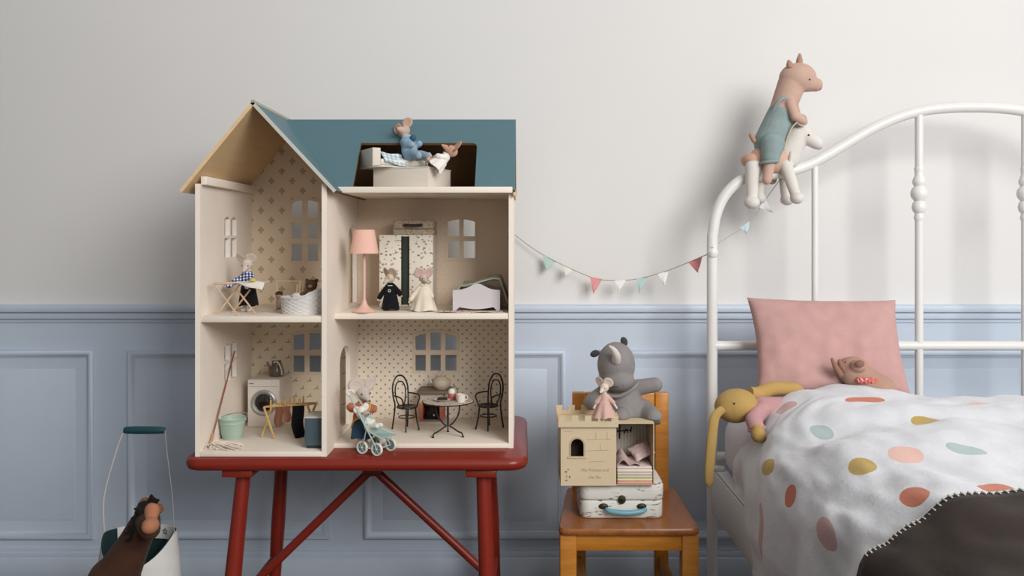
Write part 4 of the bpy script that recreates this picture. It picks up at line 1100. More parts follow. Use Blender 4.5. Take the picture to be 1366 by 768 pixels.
# inner tray sliding out to the right
tr = thing('castle_tray', 'open cardboard tray room sliding out of the castle box', 'toy box', (P(848, 0, CY).x, CY + .05, CZ0))
i0, i1 = c1 + .001, P(873, 0, CY).x; iz1 = P(0, 563.5, CY).z - .001
part('top_panel', MB().box((i0, CY + .003, iz1 - .002), (i1, CB - .003, iz1)), card, tr)
part('base_panel', MB().box((i0, CY + .003, CZ0), (i1, CB - .003, CZ0 + .002)), card, tr)
part('side_panel', MB().box((i1 - .002, CY + .003, CZ0 + .002), (i1, CB - .003, iz1 - .002)), paint((200, 178, 142), .75), tr)
M = Mat('striped_paper', .8, 0, .1); x, y, z = M.xyz(); M.color(M.mix((x / .007).frac().gt(.5), lin((206, 198, 182)), lin((186, 176, 160))))
part('back_panel', MB().box((i0, CB - .005, CZ0 + .002), (i1 - .002, CB - .003, iz1 - .002)), M.m, tr)
hkp = P(829, 580, 1.85); hk_m = paint((44, 38, 36), .6)
def tb(pts): part('printed_hook', MB().tube([(hkp + Vector((a, 0, b))).xyz * 1 for a, b in pts], .0016, 6), hk_m, tr)
hkp.y = CB - .0055
s_ = hkp.y / 1.85; hkp.x *= s_; 
tb([(-.004, -.016), (-.004, .014)]); tb([(-.010, 0), (.022, .003)]); tb([(.006, -.004), (.010, .006), (.014, -.003)]); tb([(.020, -.002), (.022, .010)])
lay = [((232, 160, 144), .0060), ((232, 214, 160), .0060), ((196, 200, 176), .0060), ((222, 206, 184), .0055), ((230, 214, 198), .0060)]
z = CZ0 + .0022; nm = ('coral pink', 'pale yellow', 'sage green', 'beige', 'cream')
for k, (cc, hh) in enumerate(lay):
    def fm(u, v, z=z, hh=hh, k=k): return Vector((0, 0, 0))
    mm = MB(); mm.box((i0 + .001, CY + .001 + .001 * (k % 2), z), (i1 - .0035, CB - .008, z + hh), .0024, None, 3)
    single('toy_mattress', mm, fabric(cc, 900, .05), nm[k] + ' thin mattress in the stack inside the castle tray', 'mattress', 'stacked toy mattresses')
    z += hh + .0003
zt3 = z
mm = MB(); mm.box((i0 + .001, CY + .006, z), (i1 - .0035, CB - .010, z + .005), .0024, None, 3)
single('toy_mattress', mm, fabric((224, 204, 200), 900, .05), 'topmost pale pink mattress under the small pillow', 'mattress', 'stacked toy mattresses'); z += .0053
def pillow_mesh(c, w_, h_, t_, R, seed=0, n=26, wr=.0, puff=.5, droop=None):
    m = MB()
    for sgn in (1, -1):
        def fpw(u, v):
            a, b = 2 * u - 1, 2 * v - 1
            k = (1 - abs(a) ** 2.6) * (1 - abs(b) ** 2.6); th = t_ / 2 * max(0, k) ** puff
            pinch = 1 - .07 * (1 - abs(a) ** 2) * (abs(b) ** 3); pinch2 = 1 - .07 * (1 - abs(b) ** 2) * (abs(a) ** 3)
            p = Vector((a * w_ / 2 * pinch2, b * h_ / 2 * pinch, 0)); nn = wr * nz((p.x, p.y, sgn), 3.2 / h_ * 1.5, seed) + wr * .5 * nz((p.x, p.y, sgn), 9 / h_, seed + 3)
            p.z = sgn * th + nn * min(1, max(0, k) * 2.5) * sgn
            q = R @ p; 
            return c + q
        m.grid(n, n, fpw)
    bmesh.ops.remove_doubles(m.bm, verts=m.bm.verts, dist=1e-5); bmesh.ops.recalc_face_normals(m.bm, faces=m.bm.faces[:])
    return m.mesh('pillow', 70)
Rm = (Matrix.Rotation(math.radians(14), 3, 'Z') @ Matrix.Rotation(math.radians(-22), 3, 'Y') @ Matrix.Rotation(math.radians(32), 3, 'X'))
single('toy_pillow', pillow_mesh(Vector((P(855, 0, 1.84).x, 1.835, z + .022)), .046, .042, .012, Rm, 2, 16, .002), fabric((214, 182, 176), 800, .05), 'dusty pink small pillow leaning on the toy mattresses', 'pillow')
def fbl(u, v):
    x = i0 + .002 + (i1 - i0 - .030) * u; y = CY + .004 + .055 * v
    return Vector((x, y, z + .0015 + .018 * math.exp(-((u - .25) / .25) ** 2) * (.4 + .6 * v) + .006 * abs(math.sin(6 * u + 3 * v))))
single('toy_blanket', MB().grid(18, 14, fbl, .0016), fabric((204, 172, 166), 800, .06), 'crumpled dusty pink blanket on the toy mattresses', 'blanket')

# ================================================================== rhino
rg = fabric((136, 131, 129), 420, .07)
rb = P(842, 562, 1.86); rb.z = iz1 + .0005
rh = thing('plush_rhino', 'large grey plush rhino with cream horn sitting on the castle tray', 'plush toy', rb)
def Q(x, y, d=1.86): return P(x, y, d)
pr = [('e', Q(822, 486, 1.865), (.041, .046, .049)), ('e', Q(824, 506, 1.855), (.036, .042, .026)), ('e', Q(826, 503, 1.845), (.026, .03, .02)),
      ('c', Q(822, 516, 1.88), .030, Q(834, 545, 1.885), .044), ('e', Q(845, 548, 1.88), (.050, .040, .030)),
      ('c', Q(848, 517, 1.89), .018, Q(874, 513, 1.885), .0165), ('c', Q(806, 525, 1.89), .020, Q(789, 536, 1.87), .018),
      ('c', Q(832, 555, 1.86), .022, Q(829, 554, 1.83), .017), ('c', Q(862, 552, 1.865), .026, Q(872, 556, 1.828), .018)]
body = blob(pr, .0028, 4)
lim = iz1 + .0006
for v_ in body.vertices:
    if v_.co.z < lim and v_.co.x > c1 + .004: v_.co.z = lim
part('body', body, rg, rh)
part('neck_band', MB().tube(catmull([Q(803, 520, 1.858), Q(812, 527, 1.842), Q(826, 528, 1.838), Q(842, 520, 1.842), Q(851, 511, 1.86)], 8), .0042, 10), rg, rh)
part('horn', MB().tube(catmull([Q(822, 481, 1.825), Q(822, 474, 1.812), Q(818, 466, 1.806), Q(812, 461, 1.806)], 6), [.0095, .0098, .0098, .0096, .0094, .0092, .0088, .0084, .0080, .0075, .0070, .0064, .0058, .0052, .0046, .0040, .0032, .0022, .0010], 14), fabric((206, 198, 190), 700, .06), rh)
for (x, y, rz_) in ((793.5, 471.5, 70), (832.5, 455.5, -20)):
    e = part('ear', MB().ell(Q(x, y, 1.865), (.0075, .0045, .0105), R=Matrix.Rotation(math.radians(-rz_ if False else rz_), 3, 'Y')), fabric((70, 66, 66), 600, .1), rh)
part('nostril_seam', MB().tube(catmull([Q(809, 512, 1.822), Q(818, 516, 1.818), Q(832, 514, 1.816)], 5), .0007, 6), fabric((72, 66, 64), 600), rh)
part('foot_pad', MB().ell(Q(874, 562, 1.815), (.012, .006, .006), R=Matrix.Rotation(.3, 3, 'Y')), fabric((84, 78, 78), 600), rh)
# pink mouse
mp2 = Vector((P(806.5, 0, 1.792).x, 1.797, CZ1 + .0018))
m8 = Mouse('small toy mouse in pink dress standing on the castle battlements', mp2, .098, -96, (224, 204, 190), (236, 214, 200), head=(-28, 14), ears=.10, head_k=1.15,
           hands=((.04, .26, .34), (.06, -.22, .33)), tail=False)
pkd = fabric((212, 170, 156), 900, .08)
m8.top(pkd, 'dress_top', .2, .36, .02); m8.skirt(pkd, .50, .14, .09, .24, 'dress_skirt', .14, 7)

# ================================================================== bed
WM = paint((226, 224, 220), .35, .01, .45, 0)
BY, BX, BR = 2.07, .4555, .0128
bd = thing('iron_bed', 'white iron bed with arched headboard beside the chair', 'bed', (1.05, 1.1, 0))
BXC = P(1297, 0, BY).x; BXR = 2 * BXC - BX
arc_px = [(950, 345), (951, 310), (957, 281), (969, 258), (988, 241), (1010, 235), (1040, 231), (1070, 223.5), (1100, 209), (1130, 191), (1165, 171), (1200, 156), (1235, 147), (1270, 143.5), (1297, 143)]
left = [Vector((BX, BY, 0.0)), Vector((BX, BY, .4))] + [P(x, y, BY) for x, y in arc_px]
right = [Vector((2 * BXC - p.x, p.y, p.z)) for p in reversed(left[:-1])]
part('headboard_arch', MB().tube(catmull(left + right, 6), BR, 14), WM, bd)
def arch_z(X):
    x = X * F / BY + CX
    if x > 1297: x = 2 * 1297 - x
    for (a, ya_), (b, yb_) in zip(arc_px[2:], arc_px[3:]):
        if a <= x <= b: return CAMZ - ((ya_ + (yb_ - ya_) * (x - a) / (b - a)) - HY) / F * BY
    return .9
zr_ = P(0, 461, BY).z
part('headboard_rail', MB().tube([(BX, BY, zr_), (BXR, BY, zr_)], .0115, 14), WM, bd)
zlow = .36
part('headboard_rail', MB().tube([(BX, BY, zlow), (BXR, BY, zlow)], .0115, 14), WM, bd)
for k, px in enumerate((1087, 1226, 1368, 1507)):
    X = P(px, 0, BY).x; zt4 = arch_z(X)
    part('spindle', MB().tube([(X, BY, zlow), (X, BY, zt4)], .0078 if k in (0, 3) else .0095, 12), WM, bd)
    if k in (1, 2):
        zc_ = P(0, 258, BY).z; u = .0018
        prof = [(0, -38), (5.5, -37), (7, -33), (6, -30), (5.6, -27), (8.2, -24), (9.5, -19), (8.4, -13), (6.2, -10.5), (10.2, -5), (11.2, 0), (10.2, 5), (6.4, 10), (8.2, 13), (8.8, 17), (7.2, 21), (5.6, 25), (5.8, 31), (6.5, 34), (5.2, 37), (0, 38)]
        part('turned_collar', MB().lathe([(r * u * .98, z * u * .98) for r, z in prof], (X, BY, zc_), 24), WM, bd)
part('post_knuckle', MB().ell((BX, BY - .004, P(0, 337, BY).z), (.0135, .0135, .017), seg=16), WM, bd)
# side rails (angle iron)
for X in (BX, BXR):
    part('side_rail', MB().box((X - .004, .28, .235), (X + .002, BY - .004, .333), .001), WM, bd)
    part('side_rail_flange', MB().box(((X - .002) if X < 1 else (X - .03), .28, .326), ((X + .03) if X < 1 else (X + .002), BY - .004, .333), .001), WM, bd)
part('bracket', MB().box((BX - .002, BY - .03, .334), (BX + .024, BY - .004, .342), .001), WM, bd)
part('footboard_arch', MB().tube(catmull([(BX, .27, 0), (BX, .27, .35), (BX + .03, .27, .44), (BX + .12, .27, .47), (BXC, .27, .50), (BXR - .12, .27, .47), (BXR - .03, .27, .44), (BXR, .27, .35), (BXR, .27, 0)], 6), BR, 12), WM, bd)
# mattress
MX0, MX1 = BX + .010, BXR - .010
single('bed_mattress', MB().box((MX0 + .004, .31, .334), (MX1, 2.04, .474), .045, None, 5), fabric((206, 203, 210), 500, .03), 'pale lilac white sheeted mattress on the iron bed', 'mattress')
# big pillow
pkc = fabric((196, 150, 144), 700, .05)
th_ = math.radians(66)
Rp = Matrix(((1, 0, 0), (0, math.cos(th_), -math.sin(th_)), (0, math.sin(th_), math.cos(th_)))) @ Matrix.Rotation(math.radians(-1.0), 3, 'Z')
pc_ = P(1104, 463, 1.975)
single('bed_pillow', pillow_mesh(pc_, .348, .236, .085, Rp, 5, 60, .006, .42), pkc, 'dusty pink pillow propped against the white headboard', 'pillow')

# duvet
def prof_pt(Y, t, off=0.0):
    """t in metres along the cross-section from the hem on the near side"""
    h = smooth01(1.55, 1.93, Y)
    X0 = .441 + .006 * h; q = 4.0 - 2.05 * h; ZT = .556 + .006 * h - .012 * smooth01(1.5, 1.2, Y); Zb = .33 + 0 * h
    zhem = .21 + .17 * smooth01(1.66, 1.86, Y)
    side = max(0.0, Zb - zhem); W = .26 - .005 * h
    X0 -= off; ZT += off
    if t < side: return Vector((X0 + .024 * h + .004 * math.sin(t * 40), Y, zhem + t))
    s = (t - side) / .46; kick = .024 * h
    if s < 1:
        # walk along the rounded shoulder (angle-like parameter keeps the mesh even)
        u = s ** 1.9; zz = Zb + (ZT - Zb) * max(0.0, 1 - (1 - u) ** 2) ** (1 / q)
        return Vector((X0 + W * u + kick * (1 - smooth01(0, .18, zz - Zb)), Y, zz))
    e = (t - side - .46)
    return Vector((X0 + W + e, Y, ZT - .03 * smooth01(0.0, .25, e) * h))
DL, DT = 1.42, 1.46
def duvet_pt(u, v):
    Y = .46 + (1.90 - .46) * v
    t = DT * u
    p = prof_pt(Y, t)
    h = smooth01(1.55, 1.9, Y)
    w_ = smooth01(0, .10, t)
    n = Vector((-(1 - min(1, t / .5)), 0, min(1, t / .4) + .15)).normalized()
    d = .016 * nz((t, Y, 0), 5.5, 1) + .009 * nz((t * 1.0, Y * .8, 0), 13, 2) + .004 * nz((t, Y * .6, 0), 30, 4)
    d += .010 * math.sin(Y * 26 + 5 * nz((t, Y, 0), 4, 5)) * (1 - smooth01(.05, .42, t))
    # sagging fold across the bed
    d -= .020 * math.exp(-((Y - 1.56 - .12 * (t - .5)) / .05) ** 2) * smooth01(.25, .5, t)
    p = p + n * (d + .006) * w_
    if v > .97: p.z -= .010 * (v - .97) / .03
    return p
NU, NV = 150, 150
duv = MB(); duv.grid(NU, NV, duvet_pt)
def px_of(p): return (CX + p.x / p.y * F, HY - (p.z - CAMZ) / p.y * F)
dots = [(1152, 534, 17, 'o'), (1097, 578, 15, 'g'), (1050, 543, 15, 'p'), (1023, 622, 14, 'y'), (1146, 622, 16, 'y'), (1217, 660, 22, 'o'), (1207, 603, 18, 'k'), (1053, 662, 14, 'o'),
        (983, 681, 13, 'o'), (1012, 724, 15, 'p'), (1099, 704, 16, 'p'), (1128, 588, 9, 's'), (1236, 560, 14, 'y'), (1290, 600, 18, 'g'), (1330, 650, 20, 'o'), (1300, 540, 15, 'k')]
cmap = {'o': (194, 112, 84), 'g': (168, 184, 184), 'p': (198, 162, 160), 'y': (186, 156, 84), 'k': (224, 184, 172), 's': (184, 190, 196)}
pts_uv = [(i / 100, j / 100, duvet_pt(i / 100, j / 100)) for i in range(101) for j in range(101)]
M = Mat('dotted_muslin', .9, 0, .1)
uvn = M.nt.nodes.new('ShaderNodeUVMap'); uvn.uv_map = 'cloth'
sp_ = M.nt.nodes.new('ShaderNodeSeparateXYZ'); M.nt.links.new(uvn.outputs[0], sp_.inputs[0]); U, V_ = S(M.nt, sp_.outputs[0]), S(M.nt, sp_.outputs[1])
col = M.mix(M.noise(18, 4), lin((206, 208, 214)), lin((222, 223, 227)))
for (x, y, r, cc) in dots:
    best = min(pts_uv, key=lambda q: (px_of(q[2])[0] - x) ** 2 + (px_of(q[2])[1] - y) ** 2)
    cu_v, cv_v = best[0] * DT, .46 + (1.90 - .46) * best[1]
    rr = {'s': .016}.get(cc, .028)
    a = (U - cu_v) / (rr * (1.0 + .12 * math.sin(x))); b = (V_ - cv_v) / (rr * (1.0 + .15 * math.cos(y)))
    wob = M.noise(22, 1) * .35
    col = M.mix((a.sq() + b.sq() + wob).lt(1.12), col, lin(cmap[cc]))
M.color(col); M.bump(M.noise(160, 4) * .5 + M.noise(28, 4) * 2.0, .35, .003)
M.b.inputs['Sheen Weight'].default_value = .2
me = duv.mesh('duvet', 0); me.shade_smooth()
uvl = me.uv_layers.new(name='cloth')
vi = {}
for li, l in enumerate(me.loops):
    v_ = l.vertex_index; i, j = divmod(v_, NV + 1); uvl.data[li].uv = (i / NU * DT, .46 + (1.90 - .46) * j / NV)
o = single('duvet', me, M.m, 'white muslin duvet printed with large coloured dots on the bed', 'duvet', None, 0)
md = o.modifiers.new('thickness', 'SOLIDIFY'); md.thickness = .016; md.offset = -1
# brown blanket over the foot end
def blanket_pt(u, v):
    Y = 1.105 - .56 * v; t = .04 + (DT - .08) * u
    uu = t / DT; vv = (Y - .46) / (1.90 - .46); p = duvet_pt(uu, min(.96, vv)); n = Vector((-(1 - min(1, t / .5)), 0, min(1, t / .4) + .15)).normalized()
    return p + n * .007
bl = thing('stitched_blanket', 'dark brown blanket with pale stitched edge over the bed foot', 'blanket', (1.05, .9, .55))
mB = MB(); mB.grid(90, 34, blanket_pt); me = mB.mesh('blanket', 0); me.shade_smooth()
bo_ = part('blanket_cloth', me, fabric((54, 43, 38), 500, .12), bl, smooth=0); md = bo_.modifiers.new('t', 'SOLIDIFY'); md.thickness = .006; md.offset = 1
stm = fabric((206, 202, 196), 900)
edge_pts = [blanket_pt(u / 260, 0.0) for u in range(261)]
part('edge_cord', MB().tube([p + Vector((-.001, .002, .0055)) for p in edge_pts], .0012, 6), stm, bl)
mst = MB(); mst.capsule((0, 0, 0), .0013, (0, -.009, 0), .0013, 6); stm_me = mst.mesh('stitch'); stm_me.materials.append(stm)
for k in range(4, 120, 2):
    so = bpy.data.objects.new('stitch', stm_me); link(so); so.parent = bl; so.matrix_parent_inverse = Matrix.Translation(bl.location).inverted()
    so.location = edge_pts[k] + Vector((-.0012 if k < 60 else 0, .002, .0068))

# ================================================================== yellow bunny in bed
yel = fabric((184, 147, 80), 500, .06)
hb = P(982, 541, 1.835)
bn = thing('plush_bunny', 'mustard yellow plush bunny in pink shirt lying at the bed edge', 'plush toy', P(1005, 555, 1.84))
pr = [('e', hb, (.046, .042, .036), Matrix.Rotation(math.radians(-8), 3, 'Y')), ('e', hb + Vector((-.014, -.006, -.003)), (.030, .032, .028)),
      ('c', P(1000, 547, 1.85), .024, P(1030, 548, 1.86), .030), ('c', P(1030, 548, 1.86), .030, P(1050, 552, 1.86), .030),
      ('c', P(1014, 548, 1.82), .013, P(1006, 562, 1.775), .012), ('c', P(1006, 562, 1.775), .012, P(1012, 578, 1.735), .0125), ('e', P(1012, 580, 1.728), .0155)]
part('body', blob(pr, .0022, 4), yel, bn)
def ear_strip(name, pts, wid, th):
    c_ = catmull(pts, 8); m = MB(); n = len(c_)
    rs = [wid * (.55 + .45 * math.sin(PI * min(1, k / (n - 1) * .62 + .22))) * (1 if k < n - 4 else (n - k) / 4.5) for k in range(n)]
    m.tube(c_, rs, 14); me = m.mesh(name, 60); return me, c_
pa_ = [P(963, 545, 1.80), P(954, 556, 1.79), P(950.5, 580, 1.785), P(948, 608, 1.785), P(946.5, 633, 1.785), P(946.5, 651, 1.785)]
me, c_ = ear_strip('ear', pa_, .0105, .01); me.transform(Matrix.Translation((0, 1.79, 0)) @ Matrix.Diagonal((1, .5, 1, 1)) @ Matrix.Translation((0, -1.79, 0)))
part('ear', me, yel, bn)
pb_ = [P(1000, 524, 1.86), P(1012, 525, 1.87), P(1028, 519, 1.885), P(1048, 518, 1.89), P(1072, 519, 1.895)]
me, c_ = ear_strip('ear', pb_, .016, .01); part('ear', me, yel, bn)
part('eye', MB().ell(P(979.5, 538, 1.797), .0020, seg=8), BLK, bn)
psh = fabric((192, 142, 142), 800, .07)
pr = [('c', P(1017, 547, 1.85), .030, P(1046, 550, 1.86), .033), ('c', P(1017, 546, 1.825), .018, P(1005, 560, 1.778), .017), ('c', P(1005, 560, 1.778), .017, P(1009, 570, 1.758), .0165)]
part('shirt', blob(pr, .0022, 4), psh, bn)
part('cuff', MB().tube([P(1009.5, 571.5, 1.757) + Vector((.0165 * math.cos(t), .0165 * math.sin(t), .004 * math.cos(t))) for t in [2 * PI * k / 20 for k in range(20)]], .0026, 8, closed=True), psh, bn)

# pig in bed
pgm = fabric((178, 138, 118), 700, .06)
ph = P(1138, 494, 1.905)
pg = thing('plush_pig', 'brown-pink plush pig tucked in bed against the pink pillow', 'plush toy', P(1150, 510, 1.9))
pr = [('e', ph, (.036, .034, .031)), ('e', P(1145, 488, 1.875), (.018, .016, .014)), ('c', P(1140, 500, 1.90), .030, P(1175, 520, 1.88), .032)]
part('body', blob(pr, .0022, 4), pgm, pg)
for (x, y, x2, y2) in ((1122, 500, 1109.5, 478), (1127, 494, 1119, 480)): part('ear', MB().tube([P(x, y, 1.885), P((x + x2) / 2 - 1, (y + y2) / 2, 1.882), P(x2, y2, 1.88)], [.007, .0065, .003], 10), fabric((150, 108, 90), 700, .06), pg)
part('snout_disc', MB().ell(P(1147, 485, 1.857), (.010, .006, .008)), fabric((140, 100, 82), 700), pg)
part('eye', MB().ell(P(1127.5, 483, 1.875), .0018, seg=8), BLK, pg)
fr_m = speckle_mat((214, 120, 112), [(236, 206, 196), (200, 88, 84)], 160, .3)
fr_p = catmull([P(1144, 508, 1.868), P(1156, 507, 1.862), P(1168, 509, 1.862), P(1180, 513, 1.868)], 8)
part('frill', MB().tube([p + Vector((0, 0, .0015 * math.sin(k * 1.7))) for k, p in enumerate(fr_p)], [.006 + .0016 * math.sin(k * 2.1) for k in range(len(fr_p))], 10), fr_m, pg)

# ================================================================== horse and pig on the headboard
hm_ = fabric((216, 210, 202), 700, .04)
def A2(x, y, d=2.05): return P(x, y, d)
hr = thing('plush_horse', 'cream plush horse straddling the arched headboard', 'plush toy', A2(1035, 232, BY))
pr = [('c', A2(1012, 217, 2.068), .031, A2(1048, 212, 2.068), .029), ('c', A2(1050, 210, 2.066), .031, A2(1064, 180, 2.060), .025), ('e', A2(1069, 177, 2.058), (.025, .022, .021)),
      ('c', A2(1073, 181, 2.055), .019, A2(1090, 191.5, 2.048), .0145),
      ('c', A2(1004, 222, 2.045), .018, A2(1003, 262, 2.035), .0135), ('e', A2(1003, 270, 2.030), (.0185, .0185, .0155)),
      ('c', A2(1014, 222, 2.098), .018, A2(1012, 258, 2.108), .0135), ('e', A2(1013, 264, 2.108), (.017, .018, .015)),
      ('c', A2(1048, 220, 2.045), .016, A2(1060, 256, 2.035), .0125), ('e', A2(1063, 264, 2.030), (.016, .018, .0145)),
      ('c', A2(1046, 220, 2.098), .016, A2(1048, 258, 2.105), .0125), ('e', A2(1050, 266, 2.105), (.017, .018, .0145))]
hb_ = blob(pr, .0024, 4)
part('body', hb_, hm_, hr)
part('saddle_cloth', blob([('c', A2(1018, 214, 2.066), .035, A2(1038, 213, 2.066), .0345)], .0024, 3), fabric((206, 168, 146), 700, .08), hr)
part('girth_strap', MB().tube([A2(1048, 213, 2.066) + Vector((.006 * math.sin(t), .0325 * math.cos(t), .0325 * math.sin(t))) for t in [2 * PI * k / 28 for k in range(28)]], .003, 8, closed=True), fabric((196, 184, 168), 700), hr)
part('rump_patch', blob([('e', A2(1001, 214, 2.062), (.022, .030, .018))], .0024, 2), fabric((204, 158, 136), 700, .08), hr)
for y_ in (2.052, 2.078): part('ear', MB().tube([A2(1063, 168, y_), A2(1064, 157, y_ - .002), A2(1065, 150, y_ - .004)], [.007, .0075, .002], 10), hm_, hr)
part('eye', MB().ell(A2(1079, 180, 2.0345), .0022, seg=8), BLK, hr)
part('mouth', MB().tube([A2(1097, 197, 2.036), A2(1091, 200, 2.034)], .0008, 6), fabric((150, 130, 124)), hr)
part('mane', blob([('c', A2(1052, 195, 2.066), .012, A2(1060, 172, 2.066), .010), ('c', A2(1060, 172, 2.066), .010, A2(1069, 163, 2.064), .009)], .0024, 3), fabric((228, 222, 214), 300, .1), hr)
# pig rider
pgr = thing('plush_pig', 'plush pig in green overalls riding the cream horse', 'plush toy', A2(1030, 205, 2.066))
skin = fabric((198, 160, 142), 700, .05)
pr = [('e', A2(1064, 104, 2.062), (.044, .036, .036)), ('c', A2(1076, 110, 2.060), .024, A2(1088, 113, 2.056), .0165), ('c', A2(1056, 112, 2.064), .033, A2(1046, 140, 2.066), .031), ('c', A2(1046, 140, 2.066), .031, A2(1030, 192, 2.066), .034),
      ('c', A2(1054, 138, 2.036), .0125, A2(1060, 155, 2.026), .011), ('c', A2(1060, 155, 2.026), .011, A2(1072, 162, 2.030), .010), ('c', A2(1058, 140, 2.094), .0125, A2(1064, 158, 2.096), .010),
      ('c', A2(1030, 198, 2.034), .020, A2(1026, 222, 2.022), .013), ('c', A2(1026, 222, 2.022), .013, A2(1023, 240, 2.018), .0115),
      ('c', A2(1030, 198, 2.098), .020, A2(1030, 225, 2.108), .013), ('c', A2(1030, 225, 2.108), .013, A2(1030, 240, 2.110), .0115)]
part('body', blob(pr, .0024, 4), skin, pgr)
ov_ = fabric((136, 155, 154), 600, .1)
pr = [('c', A2(1042, 154, 2.066), .0345, A2(1028, 190, 2.066), .040), ('c', A2(1031, 192, 2.032), .028, A2(1028, 210, 2.024), .021), ('c', A2(1031, 192, 2.100), .028, A2(1031, 212, 2.106), .020)]
part('overalls', blob(pr, .0024, 4), ov_, pgr)
for y_ in (2.040, 2.092): part('strap', MB().tube(catmull([A2(1030, 150, 2.066 + (y_ - 2.066) * .6), A2(1040, 134, y_ - .004 if y_ < 2.066 else y_), A2(1053, 132, y_), A2(1058, 150, y_)], 6), .0045, 8), ov_, pgr)
part('cuff', MB().tube([A2(1027, 216, 2.023) + Vector((.0185 * math.cos(t), .0185 * math.sin(t), .002 * math.cos(t))) for t in [2 * PI * k / 20 for k in range(20)]], .004, 8, closed=True), ov_, pgr)
erm = fabric((176, 134, 112), 700)
for x, y, x2, y2, d in ((1054, 90, 1052, 80, 2.045), (1066, 88, 1067, 71.5, 2.058)): part('ear', MB().tube([P(x, y, d), P((x + x2) / 2, (y + y2) / 2, d), P(x2, y2, d)], [.008, .0075, .0025], 10), erm, pgr)
part('snout_disc', MB().ell(A2(1093.5, 114, 2.054), (.006, .011, .012)), fabric((196, 150, 122), 700), pgr)
part('eye', MB().ell(A2(1080, 106, 2.031), .0024, seg=8), BLK, pgr)
part('rein', MB().tube(catmull([A2(1071, 158, 2.022), A2(1058, 168, 2.028), A2(1050, 185, 2.030), A2(1046, 200, 2.030)], 6), .0022, 8), fabric((196, 178, 150), 700), hr)
part('rein_loop', MB().tube([A2(1070, 160, 2.028) + Vector((.011 * math.cos(t), 0, .013 * math.sin(t))) for t in [2 * PI * k / 20 for k in range(20)]], .002, 8, closed=True), fabric((206, 190, 170), 700), hr)
part('tail_tuft', blob([('c', A2(1006, 188, 2.056), .006, A2(1002, 180, 2.054), .006)], .002, 2), fabric((180, 140, 116), 700), pgr)

# ================================================================== bunting
bun = thing('bunting', 'string of pastel pennants hung between wall and bed post', 'bunting', P(820, 375, 2.2))
strm = fabric((176, 166, 152), 900)
sp1 = catmull([P(672, 300, 2.238), P(684, 311, 2.235), P(725, 340, 2.225), P(787, 369, 2.21), P(820, 374, 2.20), P(852, 371.5, 2.19), P(890, 361, 2.16), P(925, 347, 2.12), P(948, 337, BY - .016)], 6)
part('string', MB().tube(sp1, .0011, 6), strm, bun)
sp2 = catmull([P(950, 330, BY - .016), P(968, 318, 2.10), P(1000, 296, 2.11), P(1024, 262, 2.11), P(1046, 232, BY + .012)], 6)
part('string', MB().tube(sp2, .0011, 6), strm, bun)
def flag(a, b, c_, d, col):
    p = [P(*a, d), P(*b, d), P(*c_, d - .006)]
    n = 6; m = MB()
    def ff(u, v):
        top = p[0].lerp(p[1], u); q = top.lerp(p[2], v * .985); q.y += .003 * math.sin(5 * u + 4 * v) * v; return q
    m.grid(n, n, ff, .0012); part('pennant', m, fabric(col, 900, .04), bun)
flag((724, 340), (741, 348.5), (728.5, 362), 2.224, (178, 206, 196)); flag((752, 354.5), (764, 360), (754, 370), 2.217, (226, 222, 216))
flag((787, 369), (803.5, 372), (792, 391.5), 2.208, (226, 150, 150)); flag((820, 374), (835, 373.5), (826, 389), 2.197, (232, 230, 226))
flag((849, 371.5), (864, 369), (853, 391), 2.188, (176, 206, 204)); flag((877, 365.5), (892, 360.5), (887, 381), 2.165, (230, 228, 224))
flag((918, 350), (937, 341.5), (931, 363.5), 2.122, (218, 136, 136)); flag((987, 304), (1000, 295), (997, 312), 2.108, (190, 214, 220)); flag((1013, 277), (1021, 265), (1031, 283), 2.108, (234, 232, 230))

# ================================================================== bag and horse at lower left
bgc = Vector((P(186, 0, 1.63).x, 1.63, 0)); RX, RY = .066, .062
bag = thing('fabric_bag', 'tall white fabric bag with dark green lining and wire handle', 'bag', bgc)
zr0 = .318
def rim(a): return zr0 + .010 - .050 * max(0, -math.sin(a)) ** 1.3 - .006 * max(0, math.sin(a))
m = MB()
def fo(a, i, r, z): return r, (rim(a) if z > .3 else z)
bag_w = fabric((206, 203, 200), 500, .04); bag_g = fabric((30, 56, 58), 500, .1)
m.lathe([(0, .001), (.080, .001), (.084, .012), (.079, .16), (.0712, .28), (.066, .318)], bgc, 48, fx=lambda a, i, r, z: (r, rim(a) if i == 5 else z), oval=(1, .94))
part('bag_outside', m, bag_w, bag, smooth=60)
m = MB(); m.lathe([(.066, .318), (.0635, .318), (.068, .26), (.072, .15), (.075, .02), (0, .014)], bgc, 48, fx=lambda a, i, r, z: (r, rim(a) + (.0004 if i == 1 else 0) if i <= 1 else z), oval=(1, .94))
part('lining', m, bag_g, bag, 'dark green lining', smooth=60)
def fband(u, v):
    a = math.radians(28 + 124 * u); r = .0625 - .001 * v; return bgc + Vector((r * math.cos(a), r * .94 * math.sin(a), rim(a) + .002 - .027 * v))
part('inner_band', MB().grid(24, 4, fband, .001), bag_w, bag)
for a in (62, 118):
    ar = math.radians(a); e = bgc + Vector((.060 * math.cos(ar), .060 * .94 * math.sin(ar), rim(ar) - .010)); nrm_ = Vector((-math.cos(ar), -math.sin(ar), 0))
    sdv = Vector((-nrm_.y, nrm_.x, 0)); star = []
    for k in range(10):
        rr = .0062 if k % 2 == 0 else .0030; t_ = 2 * PI * k / 10; star.append(e + sdv * rr * math.sin(t_) + Vector((0, 0, rr * math.cos(t_))))
    part('star_eyelet', MB().tube(star, .0008, 6, closed=True), paint((84, 96, 100)), bag)
gl, gr_ = P(166, 573.5, 1.62), P(220, 573.5, 1.62)
la, ra = bgc + Vector((-.066, 0, .325)), bgc + Vector((.066, 0, .325))
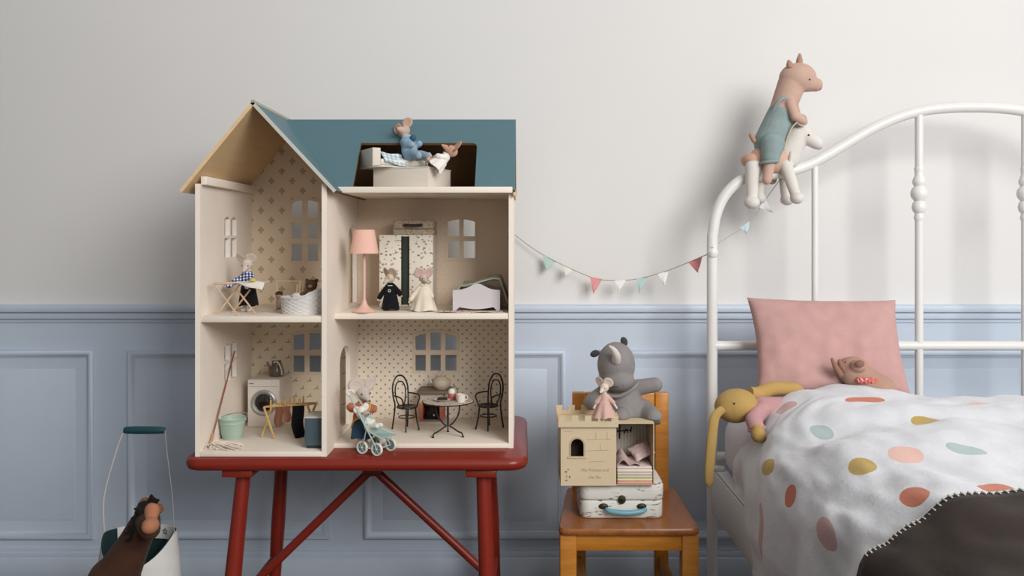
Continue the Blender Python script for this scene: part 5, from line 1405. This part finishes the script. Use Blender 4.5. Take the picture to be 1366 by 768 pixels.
part('wire', MB().tube(catmull([la, la + Vector((.0, -.002, .07)), la.lerp(gl, .75) + Vector((-.006, 0, .01)), gl + Vector((-.004, 0, -.008)), gl], 6), .0016, 8), metal((214, 212, 208), .4, .3), bag)
part('wire', MB().tube(catmull([ra, ra + Vector((-.003, -.002, .07)), ra.lerp(gr_, .8) + Vector((0, 0, .0)), gr_], 6), .0009, 8), metal((160, 160, 158), .4, .3), bag)
part('grip', MB().tube([gl, gl.lerp(gr_, .06), gl.lerp(gr_, .3), gl.lerp(gr_, .7), gl.lerp(gr_, .94), gr_], [.0055, .0068, .0074, .0074, .0066, .0050], 14), paint((24, 66, 72), .45), bag)
# brown horse in front of the bag
bh = fabric((70, 42, 28), 500, .12); dkm = fabric((26, 21, 20), 300, .2); tan = fabric((172, 108, 76), 600, .06)
D = 1.49
hr2 = thing('plush_horse', 'dark brown plush horse with black mane in front of white bag', 'plush toy', (P(150, 0, D).x, D, 0))
gx = P(160, 0, D).x
pr = [('c', P(136, 830, D + .01), .050, P(152, 775, D), .044), ('c', P(152, 775, D), .040, P(180, 722, D - .005), .027), ('c', P(180, 722, D - .005), .027, P(191, 700, D - .015), .024), ('e', P(196, 687, D - .02), (.020, .024, .026)),
      ('c', P(197, 695, D - .03), .021, P(200, 706, D - .055), .017),
      ('c', (gx - .05, D - .03, .16), .026, (gx - .055, D - .045, .03), .022), ('c', (gx + .03, D - .03, .16), .026, (gx + .035, D - .045, .03), .022),
      ('c', (gx - .05, D + .035, .16), .026, (gx - .055, D + .035, .03), .022), ('c', (gx + .02, D + .035, .16), .026, (gx + .025, D + .035, .03), .022),
      ('c', (gx - .05, D + .005, .19), .045, (gx + .03, D, .19), .045)]
bm_ = blob(pr, .003, 4)
for v_ in bm_.vertices: v_.co.z = max(v_.co.z, .0005)
part('body', bm_, bh, hr2)
part('face_patch', blob([('e', P(202.5, 682, D - .036), (.0128, .013, .0150)), ('e', P(200.5, 701, D - .064), (.0135, .018, .0130)), ('c', P(202, 684, D - .038), .0105, P(201, 697, D - .050), .0105)], .002, 3), tan, hr2)
for x, y, x2, y2 in ((194, 673, 192, 664), (209, 680, 215, 674)): part('ear', MB().tube([P(x, y, D - .025), P((x + x2) / 2, (y + y2) / 2, D - .027), P(x2, y2, D - .027)], [.008, .010, .004], 10), fabric((120, 72, 52), 600), hr2)
rnd = random.Random(5); mn = []
for k in range(26):
    t_ = k / 25; b_ = P(178, 716, D - .022).lerp(P(191, 674, D - .042), t_) + Vector((rnd.uniform(-.004, .003), rnd.uniform(-.008, .012), rnd.uniform(-.004, .004)))
    mn.append(('c', b_, .0065, b_ + Vector((rnd.uniform(-.014, -.006), rnd.uniform(-.006, .004), rnd.uniform(-.012, .004))), .0025))
mn += [('c', P(201, 672, D - .03), .006, P(206, 665, D - .034), .003), ('c', P(200, 671, D - .03), .006, P(202, 661, D - .034), .003), ('c', P(203, 673, D - .03), .005, P(211, 667, D - .034), .003)]
part('mane', blob(mn, .0022, 1), dkm, hr2)
